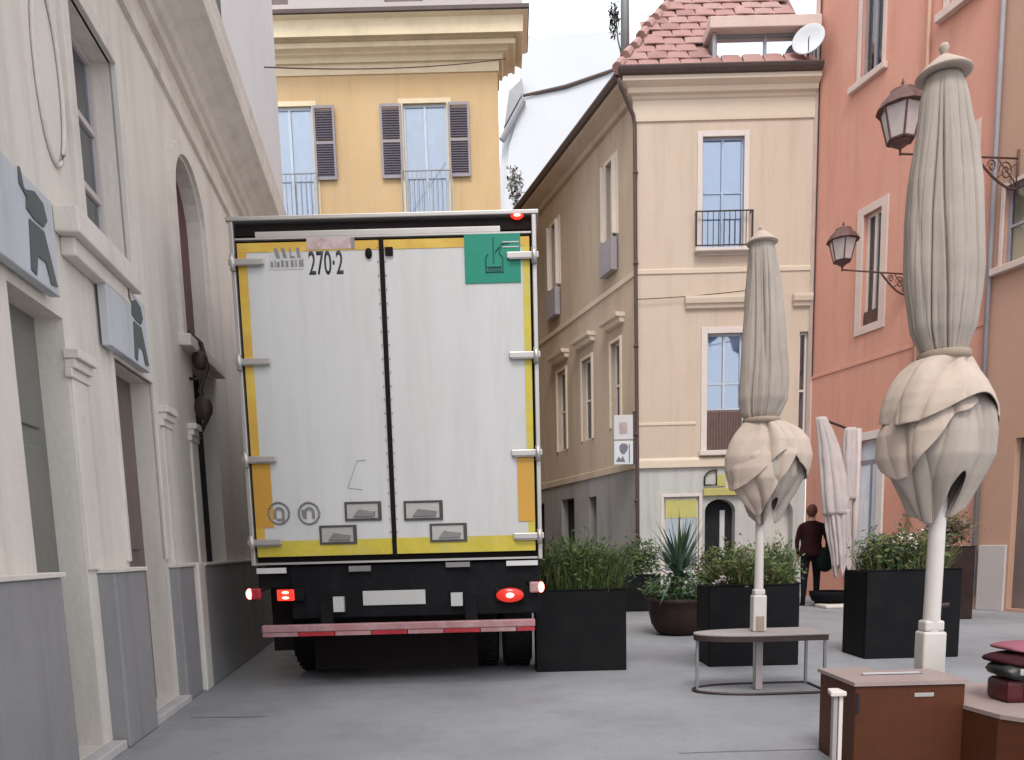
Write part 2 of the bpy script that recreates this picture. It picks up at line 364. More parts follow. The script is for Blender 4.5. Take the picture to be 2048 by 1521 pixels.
def window(parent, u0, u1, z0, z1, y, rz=0, fmat='trim_white', back='curtain', nv=2, nh=2, fw=.045, hs=None, label=None, gm='glass'):
    mb = MB(); y1 = y + .05
    mb.box(u0, u0 + fw, y, y1, z0, z1).box(u1 - fw, u1, y, y1, z0, z1)
    mb.box(u0 + fw, u1 - fw, y, y1, z0, z0 + fw).box(u0 + fw, u1 - fw, y, y1, z1 - fw, z1)
    W = u1 - u0 - 2 * fw; us = [u0 + fw + W * i / nv for i in range(nv + 1)]
    zs = [z0 + fw] + ([z0 + (z1 - z0) * h for h in hs] if hs else [z0 + fw + (z1 - z0 - 2 * fw) * i / nh for i in range(1, nh)]) + [z1 - fw]
    for u in us[1:-1]: mb.box(u - fw * .6, u + fw * .6, y - .006, y1, z0 + fw, z1 - fw)
    for z in zs[1:-1]:
        for i in range(nv):
            mb.box(us[i] + (fw * .6 if i else 0), us[i + 1] - (fw * .6 if i < nv - 1 else 0), y + .004, y1 - .004, z - fw * .45, z + fw * .45)
    f = mb.build('window', fmat, parent, rz=rz)
    if label: f['label'] = label
    for i in range(nv):
        for j in range(len(zs) - 1):
            MB().box(us[i] - .0, us[i + 1] + .0, y + .024, y + .028, zs[j], zs[j + 1]).build('pane', gm, f)
    MB().box(u0, u1, y + .055, y + .065, z0, z1).build('curtain' if 'curtain' in back else 'room', back, f)
    return f
def surround(parent, mat, u0, u1, z0, z1, wd=.1, pj=.03, rz=0, bottom=False, name='window_surround'):
    mb = MB(); mb.box(u0 - wd, u0, -pj, .02, z0, z1 + wd).box(u1, u1 + wd, -pj, .02, z0, z1 + wd).box(u0, u1, -pj, .02, z1, z1 + wd)
    if bottom: mb.box(u0 - wd, u1 + wd, -pj - .004, .02, z0 - wd, z0)
    return mb.build(name, mat, parent, rz=rz, bevel=.006)
def railing(parent, mat, u0, u1, z0, z1, pj, nb, rz=0):
    r = MB()
    r.box(u0, u1, -pj - .012, -pj + .012, z1 - .02, z1).box(u0, u1, -pj - .01, -pj + .01, z0, z0 + .02)
    r.box(u0, u0 + .02, -pj + .012, .0, z1 - .02, z1).box(u1 - .02, u1, -pj + .012, .0, z1 - .02, z1)
    r.box(u0 - .02, u0, -pj - .012, -pj + .012, z0, z1).box(u1, u1 + .02, -pj - .012, -pj + .012, z0, z1)
    ro = r.build('railing', mat, parent, rz=rz)
    b0 = MB().box(-.006, .006, -.006, .006, z0 + .02, z1 - .02)
    first = None
    for i in range(nb):
        u = u0 + .01 + (u1 - u0 - .02) * i / (nb - 1)
        if first is None: o = b0.build('baluster', mat, ro); first = o
        else: o = first.copy(); C.objects.link(o); o.parent = ro
        o.location = (u, -pj, 0)
    return ro

# ------------------------------------------------------------------ ground
g = MB(); N = 40
g.add([(-150, -60, 0), (150, -60, 0), (150, 300, 0), (-150, 300, 0)], [(0, 1, 2, 3)])
tag(g.build('ground', 'asphalt'), kind='structure')

def seam(pts, w_=.006, name='joint'):
    mb = MB()
    for (x0, y0), (x1, y1) in zip(pts, pts[1:]):
        d = Vector((x1 - x0, y1 - y0, 0)).normalized(); n = Vector((-d.y, d.x, 0)) * w_
        mb.add([(x0 - n.x, y0 - n.y, .004), (x1 - n.x, y1 - n.y, .004), (x1 + n.x, y1 + n.y, .004), (x0 + n.x, y0 + n.y, .004)], [(0, 1, 2, 3)])
    return tag(mb.build('paving_' + name, 'seam'), kind='structure')
M['seam'] = rough_mat('dark paving joint', (.14, .14, .15), .9, .2, 3, 30, 0)
rnd = random.Random(77)
def wander(x0, y0, x1, y1, n, j): return [(x0 + (x1 - x0) * i / n + rnd.uniform(-j, j), y0 + (y1 - y0) * i / n + rnd.uniform(-j, j)) for i in range(n + 1)]
seam(wander(.9, 4.02, 3.2, 4.05, 8, .006), .004); seam(wander(-2.3, 5.25, -1.75, 5.22, 4, .01), .006)
# gutter channel stones along the left wall: single slabs
# ================================================================== LEFT BUILDING
LA = R(98.4)
lb = empty('cream_building', (-2.41, 4.3, 0), LA)
tag(lb, 'cream stucco building with grey plinths, deep doorways and arched window, left side of the street', 'building', 'houses along the street')
D = .15
ops = [(-.60, 0.0, 0.06, 2.45, D), (.70, 1.48, .06, 2.42, D), (.42, 1.19, 3.06, 4.42, D), (2.52, 3.5, 3.02, 4.66, D, 4.2), (2.74, 3.56, 1.08, 2.9, D),
       (4.9, 5.8, 1.08, 2.7, D), (5.0, 5.9, 3.0, 4.4, D, 4.1), (-1.9, -1.1, 3.06, 4.42, D), (7.2, 8.1, 3.0, 4.4, D), (7.2, 8.2, .06, 2.6, D)]
wall('wall', 'cream', lb, -7, 10.2, 0, 5.36, ops)
wall('upper_wall', 'greywall', lb, -7, 4.9, 5.75, 9.5, [(3.2, 4.0, 6.2, 8.0, .15)], y=.12)
for (a, b) in ((3.2, 4.0),): window(lb, a, b, 6.2, 8.0, .22, back='darkglass', fmat='shutter_edge')
cornice('cornice', 'cream2', lb, -7, 10.2, [(5.30, .0), (5.31, .05), (5.38, .06), (5.40, .10), (5.46, .13), (5.52, .22), (5.56, .34), (5.57, .40), (5.66, .42), (5.70, .42), (5.78, .44), (5.80, .1)])
cornice('fascia_band', 'cream2', lb, -7, 10.2, [(4.98, 0), (4.985, .035), (5.05, .045), (5.06, .0)], back=.02)
# door leaves
dl = box('door', 'leafdoor', lb, -.60, 0, D - .004, D + .05, .06, 2.45)
for z0, z1 in ((.2, .95), (1.05, 1.75), (1.85, 2.35)): box('door_panel', 'leafdoor', dl, -.52, -.08, D - .02, D - .004, z0, z1, bevel=.008)
dl = box('door', 'leafbrown', lb, .70, 1.48, D - .004, D + .05, .06, 2.42)
for z0, z1 in ((.2, 1.1), (1.2, 2.3)): box('door_panel', 'leafbrown', dl, .80, 1.38, D - .02, D - .004, z0, z1, bevel=.008)
box('door', 'dark', lb, 7.2, 8.2, D - .004, D + .05, .06, 2.6)
# windows
window(lb, .42, 1.19, 3.06, 4.42, D - .03, fmat='greywall', back='darkglass', nv=2, nh=3)
window(lb, -1.9, -1.1, 3.06, 4.42, D - .03, fmat='greywall', back='darkglass', nv=2, nh=3)
MB().prism([(2.52, 3.02), (3.5, 3.02)] + arch_pts(2.52, 3.5, 4.2, 4.66)[::-1], D - .02, D + .02).build('arched_pane', 'maroon', lb)
MB().prism([(5.0, 3.0), (5.9, 3.0)] + arch_pts(5.0, 5.9, 4.1, 4.4)[::-1], D - .02, D + .02).build('arched_pane', 'dark', lb)
box('dark_opening', 'dark', lb, 2.74, 3.56, D - .01, D + .02, 1.08, 2.9)
box('dark_opening', 'dark', lb, 4.9, 5.8, D - .01, D + .02, 1.08, 2.7)
window(lb, 7.2, 8.1, 3.0, 4.4, D - .03, back='darkglass')
surround(lb, 'cream2', .42, 1.19, 3.10, 4.42, .10, .035)
surround(lb, 'cream2', .70, 1.48, 1.12, 2.42, .05, .02, name='door_surround')
# arch moulding
for (a, b, zs, zt) in ((2.52, 3.5, 4.2, 4.66),):
    o_ = arch_pts(a - .13, b + .13, zs, zt + .13, 16); i_ = arch_pts(a - .02, b + .02, zs, zt + .02, 16)
    for k in range(16):
        pass
    mb = MB()
    for k in range(16): mb.prism([o_[k], o_[k + 1], i_[k + 1], i_[k]], -.04, .01)
    mb.box(a - .13, a - .02, -.04, .01, 3.02, zs).box(b + .02, b + .13, -.04, .01, 3.02, zs)
    mb.build('arch_moulding', 'cream2', lb)
    box('arch_sill', 'cream2', lb, a - .16, b + .16, -.1, .01, 2.92, 3.02, bevel=.01)
# window ledge and corbels
mb = MB(); mb.prismz([(.0, .0), (.0, -.13), (1.02, -.13), (1.02, 0)], 2.90, 3.04); mb.box(.06, .98, -.08, 0, 2.80, 2.90)
mb.build('window_ledge', 'cream2', lb, bevel=.01)
# decorative oval panel mouldings
for (cu, cz, ru, rzz) in ((.10, 3.74, .16, .46),):
    pts = [(cu + ru * math.cos(a), -.012, cz + rzz * math.sin(a)) for a in [2 * math.pi * i / 28 for i in range(28)]]
    MB().tube(pts, .012, 6, True).build('oval_moulding', 'cream2', lb, smooth=True)
# pilaster capitals beside the openings
for u in (-.02, 1.62, 2.42):
    mb = MB(); mb.box(u, u + .26, -.03, .01, 2.14, 2.19).box(u + .01, u + .25, -.05, .01, 2.19, 2.24).box(u, u + .26, -.075, .01, 2.24, 2.29)
    mb.build('capital_moulding', 'cream2', lb, bevel=.006)
    box('pilaster', 'cream', lb, u + .03, u + .23, -.02, .01, 1.08, 2.14, bevel=.008)
# plinths
for (a, b, pj) in ((-7, -.62, .12), (.14, .68, .10), (1.55, 2.0, .07), (2.24, 4.86, .10), (5.0, 7.1, .08)):
    box('plinth', 'plinth', lb, a, b, -pj, .02, 0, 1.06, bevel=.012)
    box('plinth_cap', 'cream2', lb, a - .012, b + .012, -pj - .014, .0, 1.06, 1.085, bevel=.004)
box('pilaster_strip', 'cream2', lb, 2.015, 2.225, -.105, .01, 0, 1.09, bevel=.012)
# door steps
for (a, b) in ((-.60, .12), (.70, 1.56)):
    box('door_step', 'stone', lb, a + .004, b - .004, -.09, D + .02, 0, .058, bevel=.008)
# hanging iron ornaments in the tall recess
mb = MB()
mb.tube([(2.62, -.02, 3.1), (2.62, -.12, 3.0), (2.62, -.16, 2.8), (2.62, -.08, 2.6), (2.62, -.15, 2.4), (2.62, -.04, 2.2)], .02, 6)
mb.ball((2.62, -.1, 2.86), .05, .07, .09); mb.ball((2.62, -.1, 2.45), .05, .08, .11); mb.tube([(2.62, 0, 2.7), (2.62, -.1, 2.7)], .015, 6)
mb.build('iron_ornament', 'iron', lb, smooth=True)
tag(bpy.data.objects['iron_ornament'], 'black scrolled iron bracket')
# fascia signs (a white board with a dark mark)
def fascia_sign(u0, u1, z0, z1, label):
    t = empty('shop_sign', lb.matrix_basis @ Vector((u0, -.02, z0)), LA)
    tag(t, label, 'sign', 'white shop signs over the doorways')
    w_, h_ = u1 - u0, z1 - z0
    box('sign_board', 'sign_grey', t, 0, w_, -.055, .0, 0, h_, bevel=.006)
    e = w_ - .02
    f = MB()
    f.prism([(e - .30, .03), (e - .27, .27), (e - .12, .27), (e - .02, .04), (e - .09, .03), (e - .13, .12), (e - .22, .12), (e - .25, .02)], -.062, -.055)
    f.prism([(e - .29, .31), (e - .27, .40), (e - .19, .43), (e - .10, .41), (e - .07, .34), (e - .12, .29), (e - .22, .29)], -.062, -.055)
    f.prism([(e - .34, .40), (e - .335, .475), (e - .32, .475), (e - .30, .40), (e - .25, .385), (e - .27, .36)], -.0625, -.055)
    f.build('sign_mark', 'leaf_sign', t)
    return t
M['sign_grey'] = rough_mat('grey white sign board', (.50, .52, .55), .6, .06, 3, 30, .05, grime=.3)
M['leaf_sign'] = rough_mat('grey green print', (.10, .115, .115), .6, .1, 4, 30, 0)
lb.matrix_basis = Matrix.Translation((-2.41, 4.3, 0)) @ Matrix.Rotation(LA, 4, 'Z')
fascia_sign(-1.05, -.19, 2.50, 2.97, 'white shop sign with dark green figure mark over the nearest doorway')
fascia_sign(.50, 1.24, 2.44, 2.90, 'white shop sign with dark figure mark over the second, brown doorway')

# far white building closing the left side
wb = empty('white_building', Matrix.Translation((-2.41, 4.3, 0)) @ Matrix.Rotation(LA, 4, 'Z') @ Vector((4.9, .0, 0)), LA)
tag(wb, 'tall pale whitewashed building behind the cream cornice, left of the yellow house', 'building', 'houses along the street')
wall('wall', 'white_wall', wb, 0.02, 5.5, 5.82, 15, [(2.9, 3.6, 9.6, 11.4, .12)], y=.02)
window(wb, 2.9, 3.6, 9.6, 11.4, .1, back='curtain')
MB().tube([(.06, -.03, 5.9), (.06, -.03, 15)], .04, 8).build('downpipe', 'grey_metal', wb, smooth=True)

# ================================================================== YELLOW BUILDING
yb = empty('yellow_building', (0, 17.5, 0))
tag(yb, 'ochre yellow house with stepped cornice and dark shutters behind the truck', 'building', 'houses along the street')
YW = [(-5.02, -4.02), (-2.06, -1.12), (-8.0, -7.0)]
ops = [(a, b, 8.35, 10.66, .22) for a, b in YW] + [(a, b, 4.4, 6.7, .22) for a, b in YW] + [(a, b, .02, 2.7, .22) for a, b in YW]
wall('wall', 'yellow', yb, -10, .0, 0, 11.3, ops)
box('side_wall', 'yellow', yb, -.35, .0, .36, 9, 0, 11.3)
for a, b in YW:
    for z0, z1, bk in ((8.35, 10.66, 'curtain'), (4.4, 6.7, 'curtain_blue'), (.02, 2.7, 'dark')):
        window(yb, a, b, z0, z1, .05, fmat='frame_blue', back=bk, nv=2, nh=1 if z0 > 1 else 2, fw=.05, hs=None)
        surround(yb, 'yellow_trim', a, b, z0, z1, .10, .02)
        if z0 > 1:
            railing(yb, 'grey_metal', a - .06, b + .06, z0 + .04, z0 + .92, .12, 11)
            box('balcony_slab', 'yellow_trim', yb, a - .12, b + .12, -.18, -.0, z0 - .10, z0 + .0, bevel=.01)
            for sd in (-1, 1):
                ang = R(16) * sd
                x0 = a - .03 if sd < 0 else b + .03
                sw = .46
                sh = empty('shutter', (0, 0, 0)); bpy.data.objects.remove(sh)
                zb = z0 + .80; zt = z1 - .02
                fr = MB()
                xx0, xx1 = (x0 - sw, x0) if sd < 0 else (x0, x0 + sw)
                fr.box(xx0, xx0 + .045, -.075, -.04, zb, zt).box(xx1 - .045, xx1, -.075, -.04, zb, zt)
                zm = (zb + zt) / 2
                for zc in (zb + .03, zm, zt - .03): fr.box(xx0 + .045, xx1 - .045, -.074, -.041, zc - .03, zc + .03)
                fo = fr.build('shutter', 'shutter_edge', yb)
                sl0 = None
                z = zb + .085
                k = 0
                while z < zt - .08:
                    if abs(z - zm) > .05:
                        if sl0 is None:
                            m_ = MB(); m_.add([(xx0 + .045, -.070, -.022), (xx1 - .045, -.070, -.022), (xx1 - .045, -.046, .022), (xx0 + .045, -.046, .022),
                                               (xx0 + .045, -.064, -.026), (xx1 - .045, -.064, -.026), (xx1 - .045, -.040, .018), (xx0 + .045, -.040, .018)],
                                              [(0, 1, 2, 3), (7, 6, 5, 4), (0, 4, 5, 1), (1, 5, 6, 2), (2, 6, 7, 3), (3, 7, 4, 0)])
                            sl0 = m_.build('slat', 'shutter', fo); o = sl0
                        else:
                            o = sl0.copy(); C.objects.link(o); o.parent = fo
                        o.location = (0, 0, z)
                    z += .05
def pz(z, p): return 1.15 + (z - 1.15) * (17.5 - p) / 17.5
cornice('cornice', 'yellow_trim', yb, -10, .0,
        [(pz(z, p), p) for z, p in [(11.26, 0), (11.27, .03), (11.50, .04), (11.505, .10), (11.60, .12), (11.66, .16), (11.67, .22), (11.74, .24), (11.80, .30), (11.805, .38),
         (11.90, .39), (11.92, .33), (11.98, .36), (12.02, .46), (12.03, .54), (12.36, .56), (12.44, .66), (12.46, .66)]], mr=1.0, back=.7)
box('cornice_flashing', 'gutter', yb, -10, .68, -.71, .7, pz(12.46, .66) + .002, pz(12.46, .66) + .075)
ops = [(-5.6, -4.28, 12.36, 14.4, .2), (-2.3, -1.5, 12.36, 14.4, .2), (-.5, -.3, 12.36, 14.4, .1)]
wall('attic_wall', 'greywall', yb, -10, .55, pz(12.46, .66) + .08, 15.5, ops, y=-.45)
for a, b, z0, z1, d in ops: box('attic_shutter', 'leafbrown', yb, a, b, -.38, -.34, z0, z1)

# ================================================================== BEIGE BUILDING
SA = -R(71.4)
bb = empty('beige_building', (2.6, 15.5, 0))
tag(bb, 'beige corner house with clay tile roof, blue curtained windows and shop below', 'building', 'houses along the street')
ops = [(1.30, 2.10, 6.80, 8.85, .16), (1.42, 2.12, 2.98, 5.24, .16), (3.25, 3.43, 3.0, 5.24, .16),
       (.56, 1.28, .55, 2.08, .10), (1.40, 2.02, .04, 2.02, .25, 1.78), (2.55, 3.2, .04, 2.02, .25, 1.72)]
wall('wall', 'beige', bb, .02, 3.44, 2.70, 9.2, [o for o in ops if o[2] > 2.5])
wall('ground_floor_wall', 'shopwall', bb, .03, 3.44, 0, 2.69, [o for o in ops if o[2] < 2.5], y=.004)
window(bb, 1.30, 2.10, 6.80, 8.85, .06, fmat='frame_deep', back='curtain_blue', nv=2, fw=.032, hs=[.52], nh=2)
surround(bb, 'trim_white', 1.30, 2.10, 6.80, 8.85, .10, .03, bottom=True)
railing(bb, 'iron', 1.16, 2.24, 6.84, 7.48, .12, 11)
box('balcony_slab', 'trim_white', bb, 1.14, 2.26, -.16, -.032, 6.74, 6.80, bevel=.008)
window(bb, 1.42, 2.12, 3.78, 5.24,   .07, fmat='frame_blue', back='curtain_blue', nv=2, fw=.035, hs=[.35], nh=2)
box('window_apron', 'leafbrown', bb, 1.42, 2.12, .04, .08, 2.98, 3.78)
for i in range(12): box('apron_slat', 'iron_brown', bb, 1.44 + i * .057, 1.47 + i * .057, .022, .04, 3.0, 3.74)
surround(bb, 'trim_white', 1.42, 2.12, 2.98, 5.24, .12, .035)
box('window_sill', 'trim_white', bb, 1.26, 2.28, -.12, .02, 2.88, 2.98, bevel=.01)
window(bb, 3.25, 3.43, 3.0, 5.24, .08, back='darkglass', nv=1)
for (a, b) in ((1.0, 2.42), (3.12, 3.43)):
    cornice('lintel_moulding', 'beige_trim', bb, a, b, [(5.70, .02), (5.72, .06), (5.78, .07), (5.80, .11), (5.88, .13), (5.93, .13), (5.94, .0)], ml=.3, mr=.3, back=.02)
# bands
cornice('string_course', 'beige_trim', bb, .02, 3.44, [(6.38, 0), (6.385, .02), (6.46, .025), (6.48, 0)], back=.02)
cornice('string_course', 'beige_trim', bb, .02, 3.44, [(2.66, .03), (2.665, .06), (2.80, .06), (2.84, .04), (2.86, .0)], back=.02)
cornice('sill_course', 'beige_trim', bb, .02, 1.2, [(3.50, 0), (3.505, .015), (3.55, .015), (3.56, 0)], back=.02)
cornice('frieze', 'beige_trim', bb, .0, 3.44, [(9.14, 0), (9.145, .03), (9.20, .035), (9.50, .04), (9.52, .07), (9.56, .09), (9.58, .16), (9.66, .18), (9.70, .26), (9.72, .30), (9.80, .30)], ml=.9, back=1.0)
cornice('gutter', 'gutter', bb, -.02, 3.44, [(9.802, .30), (9.81, .36), (9.86, .40), (9.90, .42), (9.92, .42), (9.93, .3)], ml=.8, back=.5)
# front shop
M['shopback'] = rough_mat('pale shop interior', (.40, .40, .30), .8, .3, 2, 12, 0, stain=(.15, .15, .10), stain_amt=.6)
window(bb, .56, 1.28, .55, 2.08, .06, back='shopback', nv=2, nh=1, fw=.035)
box('lit_interior_board', 'awning', bb, .60, 1.24, .03, .05, 1.66, 2.03)  # yellow board, its colour stands in for the lit shop interior
surround(bb, 'trim_white', .56, 1.28, .55, 2.08, .06, .02, bottom=True)
MB().prism([(1.40, .04), (2.02, .04)] + arch_pts(1.40, 2.02, 1.78, 2.02)[::-1], .24, .27).build('doorway', 'dark', bb)
box('door_curtain', 'paper', bb, 1.76, 1.86, .20, .23, .3, 1.8)
MB().prism([(2.55, .04), (3.2, .04)] + arch_pts(2.55, 3.2, 1.72, 2.02)[::-1], .24, .27).build('arched_glazing', 'curtain_cream', bb)
cornice('shop_fascia', 'awning', bb, 1.36, 2.45, [(2.08, .02), (2.09, .09), (2.22, .10), (2.24, .0)], back=.02)
pts = [(1.62 + .24 * math.cos(a), -.03, 2.44 + .16 * math.sin(a)) for a in [math.pi * i / 14 for i in range(15)]]
mb = MB(); mb.tube([(1.38, -.03, 2.30)] + pts[::-1][:8] + [(1.62, -.03, 2.58), (1.62, -.03, 2.30), (1.38, -.03, 2.30)], .018, 6)
mb.build('shell_ornament', 'iron', bb, smooth=True)
box('ornament_panel', 'awning', bb, 1.64, 1.80, -.03, .0, 2.28, 2.50)
# side facade (rotated about the corner; runs to negative u)
sops = [(-1.25, -.78, 7.42, 8.92, .15), (-4.30, -3.82, 7.42, 8.92, .15), (-7.2, -6.7, 7.42, 8.92, .15),
        (-1.08, -.66, 3.62, 5.34, .15), (-2.58, -2.06, 3.55, 5.34, .15), (-4.08, -3.54, 3.50, 5.40, .15), (-6.5, -6.0, 3.5, 5.4, .15)]
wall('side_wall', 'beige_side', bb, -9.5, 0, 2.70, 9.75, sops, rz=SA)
gops = [(-2.25, -1.85, .1, 2.25, .2), (-3.9, -3.1, .05, 2.3, .2), (-6.0, -5.1, .05, 2.3, .2)]
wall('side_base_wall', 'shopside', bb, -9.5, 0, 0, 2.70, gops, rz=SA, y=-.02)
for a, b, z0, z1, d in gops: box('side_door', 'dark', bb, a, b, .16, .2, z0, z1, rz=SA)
for a, b, z0, z1, d in sops:
    window(bb, a, b, z0, z1, .09, rz=SA, back='darkglass' if z0 > 7 else 'curtain_cream', nv=1, nh=2)
    surround(bb, 'beige_trim', a, b, z0, z1, .07, .03, rz=SA)
    if z0 < 7:
        cornice('lintel_moulding', 'beige_trim', bb, a - .15, b + .15, [(5.62, .02), (5.64, .10), (5.72, .12), (5.74, .2), (5.82, .22), (5.83, 0)], rz=SA, ml=.3, mr=.3, back=.02)
    else:
        box('flower_box', 'shutter_edge', bb, a - .06, b + .06, -.16, -.03, 6.72, 7.36, rz=SA, bevel=.01)
        for e, s_ in ((a, -1), (b, 1)):
            box('open_shutter', 'trim_white', bb, e - .03 + s_ * .03, e + .0 + s_ * .03, -.12, -.032, 7.44, 8.9, rz=SA)
cornice('side_string_course', 'beige_trim', bb, -9.5, 0, [(6.36, 0), (6.365, .03), (6.46, .04), (6.48, 0)], rz=SA, back=.02)
cornice('side_base_band', 'beige_side', bb, -9.5, 0, [(2.66, .02), (2.665, .05), (2.80, .05), (2.82, .0)], rz=SA, back=.02)
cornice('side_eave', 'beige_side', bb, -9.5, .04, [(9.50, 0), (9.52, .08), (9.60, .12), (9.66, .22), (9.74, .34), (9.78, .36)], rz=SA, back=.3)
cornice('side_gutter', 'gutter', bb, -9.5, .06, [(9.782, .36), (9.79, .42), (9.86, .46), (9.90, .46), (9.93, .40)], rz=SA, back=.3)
# downpipe from the eave
mb = MB(); mb.tube([(-.36, -.34, 9.74), (-.30, -.28, 9.62), (-.04, -.08, 9.22), (-.01, -.06, 9.05), (.0, -.05, 6), (.02, -.05, 2.3), (.02, -.05, .05)], .038, 10)
for z in (8.2, 6.55, 5.0, 3.3, 2.0): mb.lathe([(.05, z), (.05, z + .05)], 10, 0, -.05)
mb.build('downpipe', 'gutter', bb, smooth=True)
# roof with single tiles
PITCHR = R(52); c_, s_ = math.cos(PITCHR), math.sin(PITCHR)
rb = MB(); rb.add([(-.35, -.28, 9.90), (3.44, -.28, 9.90), (3.44, -.28 + 6 * c_, 9.90 + 6 * s_), (2.4, -.28 + 6 * c_, 9.90 + 6 * s_)], [(0, 1, 2, 3)])
side_dir = Vector((.319, -.948, 0))
far = Vector((-.35, -.28, 9.9)) - side_dir * 9
rb.add([(-.35, -.28, 9.90), (3.4, .9, 10.35), (far.x + 3.8, far.y, 10.35), tuple(far)], [(0, 1, 2, 3)])
roof = rb.build('roof', 'tile3', bb)
tl = MB(); nseg = 4; tw = .40; tlh = .44
vs = []
for j, (t, lift) in enumerate(((0, .045), (tlh, .018))):
    for i in range(nseg + 1):
        a = math.pi * i / nseg
        r = tw / 2 * (1 if j == 0 else .86)
        vs.append((tw / 2 - r * math.cos(a), t, lift + .010 * math.sin(a)))
    for i in range(nseg + 1):
        a = math.pi * i / nseg; r = tw / 2 * (1 if j == 0 else .86) - .012
        vs.append((tw / 2 - r * math.cos(a), t, lift - .022 + .010 * math.sin(a)))
n1 = nseg + 1
fs = []
for i in range(nseg):
    fs.append((i, i + 1, i + 1 + 2 * n1, i + 2 * n1))
    fs.append((n1 + i, i + n1 + 2 * n1, i + 1 + n1 + 2 * n1, n1 + i + 1))
    fs.append((i, n1 + i, n1 + i + 1, i + 1))
tl.add(vs, fs)
protos = []
for mname in ('tile', 'tile2', 'tile3'):
    o = tl.build('tile', mname, roof, smooth=False); protos.append(o)
usedp = [0, 0, 0]; ntile = 0
for row in range(13):
    t = row * .30
    y0, z0 = -.30 + t * c_, 9.90 + t * s_
    xl = -.35 + 2.75 * t / 6
    x = -.36 + (tw * .98 / 2 if row % 2 else 0)
    while x < 3.42 - tw:
        if x > xl - .12 and not (1.40 < x + tw / 2 < 3.5 and 10.0 < z0 + .1 < 10.72) and ntile < 296:
            k = random.choices((0, 1, 2), (5, 3, 2))[0]
            if usedp[k] == 0: o = protos[k]; usedp[k] = 1
            else: o = protos[k].copy(); C.objects.link(o); o.parent = roof
            o.location = (x + random.uniform(-.006, .006), y0 + random.uniform(-.012, .012), z0 + random.uniform(-.004, .008))
            o.rotation_euler = (PITCHR, 0, random.uniform(-.02, .02)); ntile += 1
        x += tw * .98
# ragged hip tiles
hipm = MB().tube([(0, 0, 0), (.12, .12 * 6 * c_ / 2.75, .12 * 6 * s_ / 2.75)], [.11, .085], 8)
hp = None
for i in range(12):
    t = i * .40
    if hp is None: hp = hipm.build('ridge_tile', 'tile2', roof); o = hp
    else: o = hp.copy(); C.objects.link(o); o.parent = roof
    o.location = (-.35 + 2.75 * t / 6 + random.uniform(-.02, .02), -.30 + t * c_, 9.93 + t * s_ + random.uniform(-.01, .03))
# dormer
dm = MB().box(1.44, 3.43, -.16, 1.6, 9.93, 10.02).box(1.44, 1.50, -.14, 1.5, 10.02, 10.60).box(3.40, 3.43, -.14, 1.5, 10.02, 10.60).build('dormer', 'grey_metal', bb)
box('dormer_roof', 'red_trim', dm, 1.36, 3.434, -.26, 2.2, 10.60, 10.80, bevel=.015)
window(bb, 1.50, 3.40, 10.02, 10.60, -.06, back='curtain_cream', nv=2, nh=1, fw=.045, fmat='grey_metal', label='wide dormer window reflecting the sky', gm='glass_sky')
# chimney and flue
MB().lathe([(.085, 9.95), (.085, 13.4)], 14, -.13, .30).build('flue_pipe', 'grey_metal', bb, smooth=True)
box('flue_collar', 'grey_metal', bb, -.24, -.02, .19, .41, 9.9, 10.0)

# satellite dish (stands on the dormer ledge)
sd = empty('satellite_dish', (2.6 + 3.18, 15.5 - .30, 9.95)); tag(sd, 'white satellite dish at the end of the dormer beside the red wall', 'satellite dish')
mb = MB(); mb.lathe([(.02, 0), (.12, .012), (.22, .04), (.28, .075), (.29, .08), (.27, .085), (.2, .05), (.02, .02)], 24)
o = mb.build('dish', 'white_far', sd, smooth=True); o.location = (0, 0, .34); o.rotation_euler = (R(78), 0, R(-28))
MB().tube([(0, .02, 0), (0, .04, .34)], .02, 8).build('mast', 'grey_metal', sd, smooth=True)
MB().tube([(0, .0, .10), (-.12, -.3, .2), (-.12, -.34, .24)], .01, 6).build('feed_arm', 'grey_metal', sd, smooth=True)

# hanging sign at the corner
sg = empty('hanging_sign', (2.6 - .46, 15.5 - .10, 2.74)); tag(sg, 'white two-panel hanging sign with dark emblem at the corner of the beige house', 'sign')
box('sign_panel', 'white_far', sg, .0, .38, -.05, .0, .0, .46, bevel=.006)
box('sign_panel', 'paper', sg, .0, .38, -.05, .0, .485, .96, bevel=.006)
mb = MB(); mb.prism([(.11, .27), (.10, .36), (.15, .41), (.24, .40), (.28, .34), (.25, .26), (.20, .20), (.15, .21)], -.056, -.05)
mb.prism([(.03, .06), (.09, .16), (.13, .10), (.17, .17), (.22, .05)], -.056, -.05)
mb.box(.29, .31, -.056, -.05, .03, .40)
M['ink_soft'] = rough_mat('slate print', (.16, .16, .19), .6, .1, 3, 40, 0)
M['pink_soft'] = rough_mat('faded pink print', (.46, .36, .35), .6, .3, 12, 60, 0)
mb.build('emblem', 'ink_soft', sg)
MB().box(.10, .26, -.056, -.05, .60, .82).build('faded_print', 'pink_soft', sg)
MB().tube([(.38, -.02, .97), (.38, -.02, 1.02), (.46, .04, 1.02)], .012, 6).build('bracket', 'iron', sg)
MB().box(.39, .41, -.06, .02, .0, 1.0).build('frame_post', 'iron', sg)

